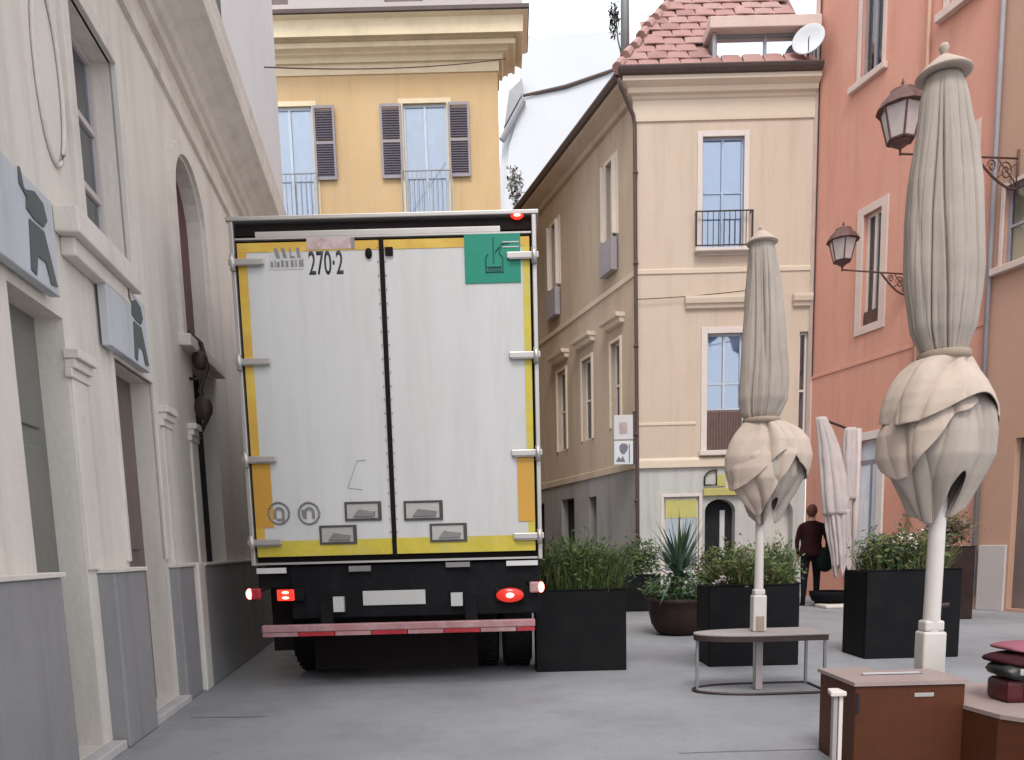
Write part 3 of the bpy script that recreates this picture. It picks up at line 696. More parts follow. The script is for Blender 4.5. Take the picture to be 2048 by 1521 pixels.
# ================================================================== far white house between yellow and beige
def P(px, py, Y): v = atY(px, py, Y); return v
fw = empty('far_house', (P(1140, 1000, 30).x, 30, 0)); tag(fw, 'far white house glimpsed between the yellow and beige buildings', 'building', 'houses along the street')
def L2(px, py, Y=30): v = P(px, py, Y); return (v.x - fw.location.x, v.z)
a = [L2(1042, 72), L2(1242, 62), L2(1245, 500), L2(985, 500), L2(1006, 272), L2(1042, 190)]
MB().prism([(p[0], p[1]) for p in a] , 0, 5).build('wall', 'white_far', fw)
MB().prism([L2(1008, 262), L2(1018, 190), L2(1044, 165), L2(1044, 195)], -.25, -.004).build('balcony_box', 'grey_metal', fw)
MB().tube([(L2(1046, 200)[0], -.25, L2(1046, 200)[1]), (L2(1130, 182)[0], -.25, L2(1130, 182)[1]), (L2(1228, 148)[0], -.25, L2(1228, 148)[1])], [.05, .07, .06], 8).build('gutter', 'gutter', fw)
b4 = [L2(1046, 204), L2(1229, 151), L2(1234, 500), L2(1000, 500), L2(1018, 300)]
MB().prism(b4, -.2, -.004).build('front_wall', 'white_far', fw)
MB().tube([(L2(1004, 290)[0], -.3, L2(1004, 290)[1]), (L2(1046, 212)[0], -.3, L2(1046, 212)[1])], .12, 8).build('eave', 'grey_metal', fw)

# dark climbing shrub pieces high up
def leaves(n, c, r, size, mats, flat=.5, seed=1):
    rnd = random.Random(seed); mb = MB()
    for i in range(n):
        d = Vector((rnd.gauss(0, 1), rnd.gauss(0, 1), rnd.gauss(0, 1))).normalized() * (rnd.random() ** .45)
        if rnd.random() < .16: d = d * rnd.uniform(1.05, 1.5); d.z = abs(d.z)
        d *= 1 + .35 * noise.noise(Vector((d.x * 2 + seed, d.y * 2, d.z * 2)))
        p = Vector(c) + Vector((d.x * r[0], d.y * r[1], d.z * r[2]))
        a = Vector((rnd.gauss(0, 1), rnd.gauss(0, 1), rnd.gauss(0, 1))).normalized(); b = a.orthogonal().normalized()
        s = size * rnd.uniform(.5, 1.3); mb.cur = rnd.randrange(mats)
        mb.add([p - a * s, p + b * s * .4, p + a * s, p - b * s * .4], [(0, 1, 2, 3)])
    return mb
rs = P(1228, 42, 16)
sh = leaves(260, rs, (.12, .12, .34), .05, 2, seed=3); rr_ = random.Random(5)
sh.tube([(2.47, 15.8, rs.z - 1.0), (rs.x + .06, 15.9, rs.z - .4), (rs.x, 16, rs.z + .35)], [.02, .014, .006], 5)
sh = sh.build('roof_shrub', ['leaf2', 'gutter']); tag(sh, 'dark climbing shrub against the white sky clinging to the grey flue pipe', 'shrub', 'shrubs showing over the roofs')
rs = P(1030, 375, 24)
sh = leaves(320, rs, (.22, .3, .55), .09, 3, seed=4).build('roof_shrub', ['leaf2', 'gutter', 'white_far']); tag(sh, 'small dark shrub at the foot of the far white house, over the truck roof', 'shrub', 'shrubs showing over the roofs')

# ================================================================== RED BUILDING
rbd = empty('red_building', (6.05, 15.5, 0), SA)
tag(rbd, 'terracotta red house with wall lanterns on the right side', 'building', 'houses along the street')
rops = [(1.14, 1.64, 9.15, 12.2, .14), (1.34, 1.76, 4.95, 6.85, .14), (1.32, 1.88, .1, 2.92, .16), (2.95, 3.45, 9.2, 12.0, .14), (3.05, 3.50, 5.0, 7.2, .14)]
wall('wall', 'red', rbd, 0, 3.88, 0, 14, rops)
window(rbd, 1.14, 1.64, 9.15, 12.2, .08, fmat='shutter_edge', back='room_olive' if 'room_olive' in M else 'darkglass', nv=2, nh=2)
window(rbd, 1.34, 1.76, 4.95, 6.85, .08, fmat='trim_white', back='curtain_cream', nv=2, nh=1)
box('window_guard', 'iron_brown', rbd, 1.36, 1.74, .04, .06, 4.97, 5.2)
window(rbd, 2.95, 3.45, 9.2, 12.0, .08, fmat='trim_white', back='darkglass'); window(rbd, 3.05, 3.50, 5.0, 7.2, .08, back='curtain_cream')
surround(rbd, 'red_trim', 1.14, 1.64, 9.15, 12.2, .07, .03); surround(rbd, 'red_trim', 1.34, 1.76, 4.95, 6.85, .14, .03, bottom=True)
surround(rbd, 'red_trim', 2.95, 3.45, 9.2, 12.0, .1, .03); surround(rbd, 'red_trim', 3.05, 3.50, 5.0, 7.2, .12, .03, bottom=True)
surround(rbd, 'trim_white', 1.32, 1.88, .1, 2.92, .14, .04, name='door_surround')
box('window_sill', 'red_trim', rbd, .92, 1.76, -.09, .0, 9.04, 9.15, bevel=.01); box('window_sill', 'red_trim', rbd, 2.78, 3.62, -.12, .0, 9.08, 9.2, bevel=.01)
dr = box('door', 'curtain', rbd, 1.32, 1.88, .12, .16, .1, 2.92)
box('door_rail', 'shutter_edge', dr, 1.32, 1.88, .105, .12, 2.5, 2.58); box('door_rail', 'shutter_edge', dr, 1.58, 1.62, .105, .12, .1, 2.5)
box('door_step', 'stone', rbd, 1.1, 2.1, -.3, -.0, .0, .09, bevel=.01)
cornice('string_course', 'red', rbd, 0, 3.88, [(4.30, 0), (4.305, .02), (4.36, .02), (4.37, 0)], back=.02)
MB().tube([(2.62, -.05, 14), (2.62, -.05, .1)], .028, 8).build('downpipe', 'ochrebrown', rbd, smooth=True)
box('corner_strip', 'red_trim', rbd, -.012, .10, -.03, .01, 2.6, 14)
MB().tube([(.13, -.025, 14), (.13, -.025, 4.36)], .012, 6).build('cable', 'iron', rbd)
# next house
ob = empty('brown_building', Vector((6.05, 15.5, 0)) + Matrix.Rotation(SA, 3, 'Z') @ Vector((3.88, 0, 0)), SA)
tag(ob, 'brown ochre house at the right edge with pale base and brown door', 'building', 'houses along the street')
oops = [(.20, .95, 5.05, 6.15, .12), (.58, 1.5, .05, 2.55, .15), (.25, 1.0, 9, 11, .12)]
wall('wall', 'ochrebrown', ob, 0, 5.5, 0, 14, oops, y=-.01)
for q in (0, 2): window(ob, *oops[q][:4], .06, fmat='shutter_edge', back='darkglass')
surround(ob, 'red_trim', .20, .95, 5.05, 6.15, .06, .03); box('window_sill', 'red_trim', ob, .08, 1.05, -.12, -.01, 4.95, 5.05, bevel=.01)
dd = box('door', 'door_brown' if 'door_brown' in M else 'leafbrown', ob, .58, 1.5, .10, .14, .05, 2.55)
MB().tube([(.04, -.06, 14), (.04, -.06, .2)], .035, 8).build('downpipe', 'olive_pipe' if 'olive_pipe' in M else 'shutter_edge', ob, smooth=True)
box('base_course', 'plinth_pale' if 'plinth_pale' in M else 'greywall', ob, .10, .55, -.05, -.01, 0, 1.0, bevel=.01)
box('base_course', 'greywall', rbd, 2.75, 3.86, -.04, -.0, 0, 1.0, bevel=.01)

# ------------------------------------------------------------------ wall lanterns
def lantern(tip, wallpt, h, label, style=0):
    t = empty('wall_lantern', wallpt); tag(t, label, 'lantern', 'wall lanterns on the red house')
    T = Vector(tip) - Vector(wallpt); r = h * .30
    ln = empty('lantern_head', (0, 0, 0)); bpy.data.objects.remove(ln)
    def hexring(rad, z): return [(T.x + rad * math.cos(math.pi / 3 * k + .3), T.y + rad * math.sin(math.pi / 3 * k + .3), T.z + z) for k in range(6)]
    top, bot = hexring(r, .62 * h), hexring(r * .62, .18 * h)
    mb = MB()
    for k in range(6):
        mb.tube([bot[k], top[k]], h * .016, 6)
        mb.tube([top[k], top[(k + 1) % 6]], h * .022, 6); mb.tube([bot[k], bot[(k + 1) % 6]], h * .02, 6)
    cage = mb.build('cage', 'iron_brown', t)
    for k in range(6):
        j = (k + 1) % 6; MB().add([bot[k], bot[j], top[j], top[k]], [(0, 1, 2, 3)]).build('pane', 'glass_lamp', cage)
    mb = MB(); rr = [(r * 1.18, .61), (r * 1.12, .64), (r * .95, .72), (r * .62, .82), (r * .58, .86), (r * .30, .90), (r * .12, .92), (.012, .94), (.02, .97), (.006, 1.03)]
    vs = []; 
    mb.lathe([(a_, T.z + b_ * h) for a_, b_ in rr], 12, T.x, T.y)
    mb.build('cap', 'iron_brown', t)
    MB().ball((T.x, T.y, T.z + .42 * h), h * .07, h * .07, h * .12).build('bulb', 'paper', t, smooth=True)
    MB().lathe([(.012, T.z - .02), (.016, T.z + .06 * h), (r * .35, T.z + .12 * h), (r * .62, T.z + .18 * h)], 12, T.x, T.y).build('cup', 'iron_brown', t, smooth=True)
    n = Vector((-T.x, -T.y, 0)).normalized(); L = Vector((T.x, T.y, 0)).length
    A = MB(); A.tube([(T.x, T.y, T.z), (0, 0, 0)], .014, 8)
    br = min(L * .42, .8)
    def q(d, z): v = -n * d; return (v.x, v.y, z + T.z * d / L)
    A.tube([q(br * (1 - i / 10), -.42 * h * math.sin(math.pi / 2 * i / 10) * 1.1) for i in range(11)], .016, 8)
    for (cd, cz, cr, turns) in ((br * .28, -.19 * h, br * .17, 1.6), (br * .62, -.12 * h, br * .11, 1.4), (br * .12, -.36 * h, br * .07, 1.2)):
        A.tube([q(cd + cr * (1 - i / 26) * math.cos(turns * 2 * math.pi * i / 20), cz + cr * (1 - i / 26) * math.sin(turns * 2 * math.pi * i / 20)) for i in range(21)], .010, 6)
    A.tube([q(0, -.05), q(br * .5, -.30 * h)], .009, 6); A.tube([q(.0, -.4 * h), q(br * .5, 0)], .009, 6)
    A.tube([q(-.005, .12), q(-.005, -.55 * h)], .022, 6)
    A.build('bracket', 'iron_brown', t, smooth=True)
    return t
def rw(u, z, off=0): v = Matrix.Rotation(SA, 3, 'Z') @ Vector((u, -off, z)); return Vector((6.05, 15.5, 0)) + v
lantern(rw(2.35, 5.48, 1.36), rw(2.35, 5.53, .0), .72, 'smaller wall lantern on a slim arm, lower of the two on the red house')
lantern(rw(4.25, 6.24, 2.16), rw(4.25, 6.46, .02), .90, 'larger wall lantern partly behind the big parasol, higher of the two')

# ================================================================== TRUCK
TY = 6.25
tr = empty('truck', (-.93, TY, 0)); tag(tr, 'white box truck with yellow trimmed rear doors and lit tail lamps', 'truck')
def tx(px, py, Y=TY): v = atY(px, py, Y); return (v.x + .93, v.z)
XL, XR, ZB, ZT = -1.20, 1.20, 1.10, 3.72
body = MB().box(XL, XR, .06, 7.2, ZB, ZT).build('cargo_body', 'panel', tr, bevel=.01)
fr = MB()
box('corner_post', 'alu', tr, XL, XL + .035, -.03, .06, ZB - .05, ZT, bevel=.006); box('corner_post', 'alu', tr, XR - .035, XR, -.03, .06, ZB - .05, ZT, bevel=.006)
box('door_seal', 'rubber', tr, XL + .036, XR - .036, .02, .058, ZB - .05, ZT - .01)
box('header_panel', 'rubber', tr, XL + .036, XR - .036, .0, .02, 3.62, 3.70)
box('header_rail', 'alu', tr, XL + .2, XR - .28, -.014, -.001, 3.60, 3.645, bevel=.004)
box('header_lip', 'alu', tr, XL + .04, XR - .04, -.02, .015, 3.585, 3.598)
box('roof_rim', 'alu', tr, XL - .02, XR + .02, -.035, .4, ZT + .001, ZT + .034, bevel=.006)
# doors
def door(x0, x1, side):
    d = box('door', 'panel', tr, x0, x1, -.02, .018, ZB + .02, 3.56, bevel=.006)
    tw_, sw_, bw_ = .07, .07, .13
    xo0, xo1 = (x0, x0 + sw_) if side < 0 else (x1 - sw_ * .8, x1)
    e = 1e-3
    box('edge_band', 'amber' if side < 0 else 'lemon', d, xo0 + e, xo1, -.0235, -.0195, ZB + .02 + bw_ + e, 3.56 - tw_ - e)
    box('edge_band', 'amber', d, x0 + e, x1 - e, -.0235, -.0195, 3.56 - tw_, 3.56 - e)
    box('edge_band', 'lemon', d, x0 + e, x1 - e, -.0235, -.0195, ZB + .02 + e, ZB + .02 + bw_)
    xr0, xr1 = (x0 + .003, x0 + .15) if side < 0 else (x1 - .135, x1 - .003)
    box('reflector', 'orange', d, xr0, xr1, -.0265, -.0238, 1.36, 1.93)
    for zc in (3.41, 2.66, 1.90, 1.235):
        a0, a1 = (x0 - .07, x0 + .21) if side < 0 else (x1 - .18, x1 + .07)
        h = box('hinge', 'alu', d, a0, a1, -.048, -.028, zc - .018, zc + .030, bevel=.006)
        box('hinge_bar', 'latch', h, a0 + .02, a1 - .02, -.056, -.0485, zc - .028, zc - .018)
        kn = a0 + .035 if side < 0 else a1 - .035
        MB().lathe([(.022, zc - .06), (.022, zc + .06)], 10, kn, -.045).build('hinge_pin', 'alu', h, smooth=True)
    return d
CXD = -.015
dL = door(XL + .055, CXD - .018, -1); dR = door(CXD + .018, XR - .055, 1)
dL['label'] = 'left rear door with number and stickers'; dR['label'] = 'right rear door with green placard'
MB().box(CXD - .017, CXD + .017, -.03, .0, ZB + .0, 3.57).build('centre_seal', 'rubber', tr)
MB().ball((CXD - .10, -.03, 3.46), .028, .015, .04).build('door_bump_stop', 'rubber', dL); MB().box(CXD + .03, CXD + .09, -.04, -.02, 3.44, 3.50).build('door_bump_stop', 'rubber', dR)
# latch trays
for (d, p0, p1, z0, z1) in ((dL, (690, 1005), (765, 1041), 0, 0), (dR, (808, 1003), (887, 1040), 0, 0), (dL, (640, 1052), (716, 1088), 0, 0), (dR, (860, 1048), (935, 1083), 0, 0)):
    a, b = tx(*p0), tx(*p1); x0, x1, z1, z0 = a[0], b[0], a[1], b[1]
    f_ = MB(); w_ = .018
    f_.box(x0, x1, -.032, -.0242, z1 - w_, z1).box(x0, x1, -.032, -.0242, z0, z0 + w_).box(x0, x0 + w_, -.032, -.0242, z0 + w_, z1 - w_).box(x1 - w_ * 1.6, x1, -.032, -.0242, z0 + w_, z1 - w_)
    o = f_.build('latch_tray', 'latch_dark', d)
    box('tray_plate', 'alu', o, x0 + w_, x1 - w_ * 1.6, -.0262, -.0242, z0 + w_, z1 - w_)
    mb = MB(); mb.prism([(x0 + .07, z0 + .03), (x1 - .06, z0 + .03), (x1 - .05, z0 + .075), (x0 + .12, z0 + .095)], -.045, -.0265); mb.build('latch_handle', 'latch', o, bevel=.004)
rv = None
for (d, x0, x1) in ((dL, XL + .055, CXD - .018), (dR, CXD + .018, XR - .055)):
    for k in range(22):
        for xx in (x0 + .012 if d is dR else x1 - .012,):
            if rv is None: rv = MB().ball((0, 0, 0), .006, .003, .006, 8, 4).build('rivet', 'latch', d); o = rv
            else: o = rv.copy(); C.objects.link(o); o.parent = d
            o.location = (xx, -.0245, 1.3 + k * .105)
# round emblems
for px in (560, 620):
    c = tx(px, 1027)
    pts = [(c[0] + .083 * math.cos(a), -.025, c[1] + .086 * math.sin(a)) for a in [2 * math.pi * i / 28 for i in range(28)]]
    em = MB().tube(pts, .0085, 6, True).build('round_emblem', 'latch', dL, smooth=True)
    mb = MB()
    ap = [(c[0] + .045 * math.cos(a), c[1] + .005 + .045 * math.sin(a)) for a in [math.pi * i / 8 for i in range(9)]]
    ai = [(c[0] + .022 * math.cos(a), c[1] + .005 + .022 * math.sin(a)) for a in [math.pi * i / 8 for i in range(9)]]
    for k in range(8): mb.prism([ap[k], ap[k + 1], ai[k + 1], ai[k]], -.026, -.022)
    mb.box(c[0] + .022, c[0] + .045, -.026, -.022, c[1] - .045, c[1] + .005).box(c[0] - .045, c[0] - .022, -.026, -.022, c[1] - .045, c[1] + .005)
    if px == 560: mb.box(c[0] - .022, c[0] + .045, -.0265, -.0222, c[1] - .062, c[1] - .045)
    else: mb.box(c[0] - .06, c[0] - .045, -.026, -.022, c[1] - .03, c[1] + .03)
    mb.build('emblem_mark', 'latch', em)
# thin scratched outline
a, b, c, d_ = tx(732, 921), tx(715, 923), tx(697, 977), tx(725, 980)
MB().tube([(p[0], -.022, p[1]) for p in (a, b, c, d_)], .0022, 5).build('scratch_mark', 'latch', dL)
M['paper_grey'] = rough_mat('greyed sticker', (.44, .44, .45), .5, .05, 5, 40, 0)
# stickers and number
a, b = tx(538, 497), tx(609, 541)
st = box('sticker', 'paper_grey', dL, a[0], b[0], -.0225, -.0205, b[1], a[1])
mb = MB(); z = a[1] - .085
for i, (dx, wd, sk) in enumerate(((.06, .030, -.02), (.115, .028, -.018), (.165, .012, 0), (.175, .030, 0), (.225, .026, -.01))):
    mb.prism([(a[0] + dx + sk, z + .075), (a[0] + dx + wd + sk, z + .075), (a[0] + dx + wd, z), (a[0] + dx, z)], -.0245, -.0225) if i != 3 else mb.box(a[0] + dx, a[0] + dx + wd, -.0245, -.0225, z, z + .014)
z = b[1] + .02
for dx, wd, hh in ((.012, .02, .04), (.045, .008, .05), (.06, .022, .04), (.095, .02, .05), (.13, .02, .045), (.17, .022, .05), (.205, .012, .05), (.235, .02, .05), (.258, .012, .055)):
    mb.box(a[0] + dx, a[0] + dx + wd, -.0245, -.0225, z, z + hh)
mb.build('sticker_print', 'latch', st)
a, b = tx(614, 480), tx(711, 500)
st = box('sticker', 'pink_soft', dL, a[0], b[0], -.0262, -.0242, b[1], a[1]); box('sticker_edge', 'latch', st, b[0] - .03, b[0], -.0275, -.0263, b[1], a[1])
a = tx(620, 553)
text('number_lettering', '270·2', 'ink', dL, a[0], -.0215, a[1], .178, .50, .0015, bold=.012)
a, b = tx(928, 472), tx(1042, 567)
gp = box('green_placard', 'green', dR, a[0], b[0], -.0275, -.0245, b[1], a[1])
u = MB(); W_, H_ = b[0] - a[0], a[1] - b[1]
def gq(fx, fz): return (a[0] + W_ * fx, b[1] + H_ * fz)
for p0, p1 in (((.38, .50), (.38, .20)), ((.38, .22), (.68, .22)), ((.68, .20), (.68, .52)), ((.40, .32), (.66, .32)), ((.52, .40), (.52, .92)), ((.38, .52), (.42, .58)), ((.68, .52), (.62, .60)), ((.62, .60), (.66, .78)), ((.66, .78), (.80, .80)), ((.55, .62), (.62, .72))):
    A_, B_ = gq(*p0), gq(*p1); u.tube([(A_[0], -.0285, A_[1]), (B_[0], -.0285, B_[1])], .0055, 5)
u.prism([gq(.40, .22), gq(.66, .22), gq(.64, .30), gq(.42, .30)], -.0285, -.0275)
u.build('placard_drawing', 'darkgreen', gp)
v_ = MB()
for fz in (.72, .82): A_, B_ = gq(.68, fz), gq(.98, fz); v_.tube([(A_[0], -.0285, A_[1]), (B_[0], -.0285, B_[1])], .005, 5)
v_.build('placard_line', 'paper', gp)
# top marker lamp
c = tx(1034, 432); MB().ball((c[0], -.015, c[1] - .005), .05, .025, .028).build('marker_lamp', 'tail', tr, smooth=True)
MB().ball((c[0], -.035, c[1] - .008), .028, .012, .012).build('marker_bulb', 'tailhot', tr, smooth=True)
# sill and chassis
box('door_sill', 'alu', tr, XL + .04, XR - .04, -.03, .02, 1.055, 1.072)
box('sill_reflector', 'paper', tr, XL + .04, XL + .28, -.034, -.004, .985, 1.03); box('sill_reflector', 'paper', tr, XR - .30, XR - .04, -.034, -.004, 1.0, 1.04)
box('sill_reflector', 'latch', tr, -.40, -.22, -.034, -.004, .985, 1.03); box('sill_reflector', 'latch', tr, .40, .60, -.034, -.004, 1.0, 1.04)
ch = MB(); ch.box(XL + .30, XR - .02, .0, .25, .60, 1.04); ch.box(XL + .03, XL + .30, .02, .25, .86, 1.04); ch.box(-.45, -.25, .25, 7.2, .62, .98).box(.25, .45, .25, 7.2, .62, .98)
for y in (1.2, 2.4, 3.8, 5.2): ch.box(XL + .05, XR - .05, y, y + .12, .98, 1.09)
ch.build('chassis', 'chassis', tr, bevel=.01)
box('underfloor', 'chassis', tr, XL + .02, XR - .02, .26, 7.15, 1.04, 1.095)
# lamps
for (px, side) in ((582, -1), (1020, 1)):
    c = tx(px, 1190)
    lm = MB().box(c[0] - .12, c[0] + .12, -.04, .0, c[1] - .055, c[1] + .055).build('tail_lamp', 'chassis', tr, bevel=.01)
    if side < 0:
        MB().box(c[0] - .10, c[0] + .04, -.055, -.041, c[1] - .045, c[1] + .045).build('lens', 'tail', lm, bevel=.008)
        for dz in (-.022, .022): MB().ball((c[0] - .03, -.057, c[1] + dz), .03, .008, .012).build('bulb_glow', 'tailhot', lm, smooth=True)
    else:
        MB().ball((c[0], -.042, c[1]), .115, .03, .06, 18, 10).build('lens', 'taillow', lm, smooth=True) if 'taillow' in M else MB().ball((c[0], -.042, c[1]), .115, .03, .06, 18, 10).build('lens', 'taildim', lm, smooth=True)
        MB().ball((c[0], -.07, c[1]), .035, .012, .022).build('bulb_glow', 'tailhot', lm, smooth=True)
for (px, py, sx) in ((506, 1188, -1), (1078, 1174, 1)):
    c = tx(px, py)
    am = MB(); am.tube([(c[0] - sx * .16, .05, c[1] + .08), (c[0] - sx * .06, -.02, c[1] + .02), (c[0], -.03, c[1])], .018, 8)
    ao = am.build('lamp_arm', 'rubber', tr, smooth=True)
    box('lamp_housing', 'pinkbar' if sx > 0 else 'redbar', ao, min(c[0] - sx * .08, c[0]), max(c[0] - sx * .08, c[0]), -.06, .0, c[1] - .045, c[1] + .045, bevel=.012)
    MB().ball((c[0] + sx * .015, -.04, c[1]), .028, .035, .045).build('lamp_glass', 'tailhot', ao, smooth=True)
# underrun bumper
a, b = tx(530, 1240), tx(1070, 1262)
mb = MB().box(a[0], b[0], -.10, -.04, .50, .56); bo = mb.build('underrun_bar', 'pinkbar', tr, bevel=.008)
x = a[0]; i = 0
while x < b[0] - .05:
    box('reflective_strip', 'redbar' if i % 2 else 'pinkbar', bo, x + .004, min(x + .30, b[0]) - .004, -.098, -.05, .465, .498); x += .30; i += 1
for x in (-.6, .6): box('bar_bracket', 'chassis', tr, x - .05, x + .05, -.04, .1, .48, .75)
box('plate_lamp', 'plate', tr, *sorted((tx(669, 1210)[0], tx(690, 1210)[0])), -.045, -.002, .655, .78); box('plate_lamp', 'plate', tr, *sorted((tx(903, 1204)[0], tx(926, 1204)[0])), -.045, -.002, .68, .79)
box('licence_plate', 'plate', tr, -.30, .22, -.012, -.001, .70, .82, bevel=.003)
# wheels, flaps
tyr = MB(); tyr.lathe([(.30, -.14), (.44, -.14), (.475, -.12), (.485, -.09), (.485, .09), (.475, .12), (.44, .14), (.30, .14)], 40)
trd = MB()
for k in range(36):
    a_ = 2 * math.pi * k / 36
    for s_ in (-1, 1):
        p = []
        for (dx, da) in ((.02, 0), (.12, .09), (.12, .15), (.02, .06)):
            aa = a_ + da
            p.append((s_ * dx, aa))
        vs = [(r_ * math.cos(aa), r_ * math.sin(aa), xx) for r_ in (.484, .498) for (xx, aa) in p]
        trd.add(vs, [(0, 1, 2, 3), (7, 6, 5, 4), (0, 4, 5, 1), (1, 5, 6, 2), (2, 6, 7, 3), (3, 7, 4, 0)])
for (x, y) in ((-.98, 1.10), (-.66, 1.10), (.66, 1.10), (.98, 1.10), (-.92, 6.9), (.92, 6.9)):
    w0 = tyr.build('wheel', 'tyre', tr, smooth=False); w0.location = (x, y, .497); w0.rotation_euler = (0, R(90), 0)
    trd.build('tread', 'tyre', w0); MB().lathe([(.05, -.1), (.28, -.09), (.30, -.02), (.30, .02), (.28, .09), (.05, .1)], 24).build('rim', 'grey_metal', w0, smooth=True)
MB().tube([(-1.1, 1.10, .5), (1.1, 1.10, .5)], .09, 12).build('axle', 'chassis', tr); MB().ball((0, 1.10, .5), .2, .22, .2).build('differential', 'chassis', tr, smooth=True)
for x0 in (XL + .04,): box('mud_flap', 'rubber', tr, x0, x0 + .17, .30, .34, .30, 1.0); 
box('mud_guard', 'rubber', tr, .50, 1.14, .5, .53, .62, .98); box('mud_guard', 'rubber', tr, -1.14, -.50, .5, .53, .62, .98)
box('under_truck_shade_sheet', 'rubber', tr, -.84, .62, .42, .45, .10, .62)  # added black sheet, stands in for the deep shade under the truck
box('side_guard', 'chassis', tr, XL + .01, XL + .04, 2.4, 6.0, .5, .9); box('side_guard', 'chassis', tr, XR - .04, XR - .01, 2.4, 6.0, .5, .9)
box('fuel_tank', 'alu', tr, .6, 1.1, 3.4, 4.6, .45, .98, bevel=.08)
cb = MB(); cb.prismz([(-1.12, 7.45), (1.12, 7.45), (1.12, 8.9), (.95, 9.1), (-.95, 9.1), (-1.12, 8.9)], .5, 2.95); cb.build('cab', 'panel', tr, bevel=.06)
box('windscreen', 'darkglass', tr, -.95, .95, 9.1, 9.115, 1.8, 2.6)

# ================================================================== PLANTERS
def blades(n, w_, d_, h0, h1, mats, seed, z0, lean=.35, bw=.008, cx=0, cy=0):
    rnd = random.Random(seed); mb = MB()
    for i in range(n):
        x, y = cx + rnd.uniform(-w_, w_) * .85, cy + rnd.uniform(-d_, d_) * .85; h = rnd.uniform(h0, h1) * (1 - .35 * abs((x - cx) / w_))
        a = rnd.uniform(0, 2 * math.pi); l = h * rnd.uniform(.05, lean)
        dx, dy = math.cos(a) * l + (x - cx) * .35, math.sin(a) * l + (y - cy) * .35
        px, py = -math.sin(a) * bw, math.cos(a) * bw; mb.cur = rnd.choices(range(mats), [4, 3, 2, 1][:mats])[0]
        m_ = (x + dx * .35, y + dy * .35, z0 + h * .6)
        t_ = (x + dx, y + dy, z0 + h * (1 - .15 * rnd.random()))
        mb.add([(x - px, y - py, z0), (x + px, y + py, z0), (m_[0] + px * .8, m_[1] + py * .8, m_[2]), (m_[0] - px * .8, m_[1] - py * .8, m_[2]), t_], [(0, 1, 2, 3), (3, 2, 4)])
    return mb
def planter(name, x, y, wd, dp, h, mat, label, rz=0, group='planters on the pavement'):
    t = empty(name, (x, y, 0), rz); tag(t, label, 'planter', group)
    mb = MB(); k = .03
    a, b = wd / 2, dp / 2
    mb.box(-a, a, -b, -b + k, 0, h).box(-a, a, b - k, b, 0, h).box(-a, -a + k, -b + k, b - k, 0, h).box(a - k, a, -b + k, b - k, 0, h).box(-a + k, a - k, -b + k, b - k, 0, .04)
    mb.build('box', mat, t, bevel=.008)
    box('rim', mat, t, -a - .008, a + .008, -b - .008, -b + .02, h + .001, h + .014, bevel=.003)
    box('soil', 'soil', t, -a + k, a - k, -b + k, b - k, h - .10, h - .05)
    return t
p = atY(1164, 1345, 6.8)
t = planter('planter', p.x, 7.08, .83, .50, .745, 'planter', 'large square black planter of fresh green grasses right beside the truck')
f = blades(2000, .42, .24, .15, .72, 4, 11, .66, .8, .0045); f.build('foliage', ['leaf1', 'leaf2', 'leaf4', 'leaf1'], t)
lf = leaves(3200, (.0, 0, .93), (.46, .27, .27), .026, 3, seed=5); lf.build('foliage', ['leaf2', 'leaf1', 'leaf2'], t)
p = atY(1278, 1222, 12.9)
t = planter('planter', p.x + .05, 13.1, .62, .5, .62, 'planter', 'small dark planter with a dark shrub by the foot of the corner downpipe')
leaves(1400, (0, 0, .86), (.36, .28, .36), .04, 3, seed=6).build('foliage', ['leaf2', 'leaf2', 'leaf1'], t)
p = atY(1508, 1335, 6.87)
t = planter('planter', p.x, 7.12, .83, .48, .745, 'planter', 'black square planter behind the slatless steel parasol bench')
t['label'] = 'black square planter standing behind the small parasol'
f = blades(900, .38, .2, .15, .42, 3, 12, .68, .6, .006); f.build('foliage', ['leaf1', 'leaf2', 'leaf4'], t)
leaves(1100, (.0, 0, .84), (.42, .24, .22), .032, 3, seed=8).build('foliage', ['leaf2', 'leaf1', 'leaf4'], t)
leaves(40, (-.28, -.2, .80), (.10, .06, .06), .02, 1, seed=9).build('flowers', ['flower'], t)
p = atY(1824, 1315, 7.1)
t = planter('planter', p.x, 7.36, .90, .5, .84, 'planter_dark' if 'planter_dark' in M else 'planter', 'tall dark planter with bushy shrub behind the big parasol pole')
leaves(2200, (0, 0, .98), (.46, .28, .26), .034, 4, seed=10).build('foliage', ['leaf2', 'leaf1', 'leaf4', 'leaf2'], t)
blades(700, .42, .22, .15, .5, 3, 13, .78, .6, .005).build('foliage', ['leaf4', 'leaf1', 'leaf3'], t)
leaves(60, (-.05, -.2, 1.12), (.18, .06, .10), .02, 1, seed=19).build('flowers', ['flower'], t)
p = atY(1925, 1205, 10.2)
t = planter('planter', p.x, 10.6, .50, .45, 1.0, 'planter_brown', 'narrow brown planter with dry shrub at the base of the brown house')
leaves(1500, (0, 0, 1.22), (.34, .26, .30), .035, 4, seed=14).build('foliage', ['leaf4', 'leaf2', 'leaf4', 'leafbrown'], t)
# long brown planter
p = atY(1455, 1262, 9.2)
t = planter('planter', p.x + .15, 9.6, .80, .45, .60, 'planter_brown', 'low brown planter with olive shrubs between the round pot and the small parasol')
leaves(2000, (0, 0, .82), (.50, .28, .30), .036, 3, seed=15).build('foliage', ['leaf1', 'leaf4', 'leaf2'], t)
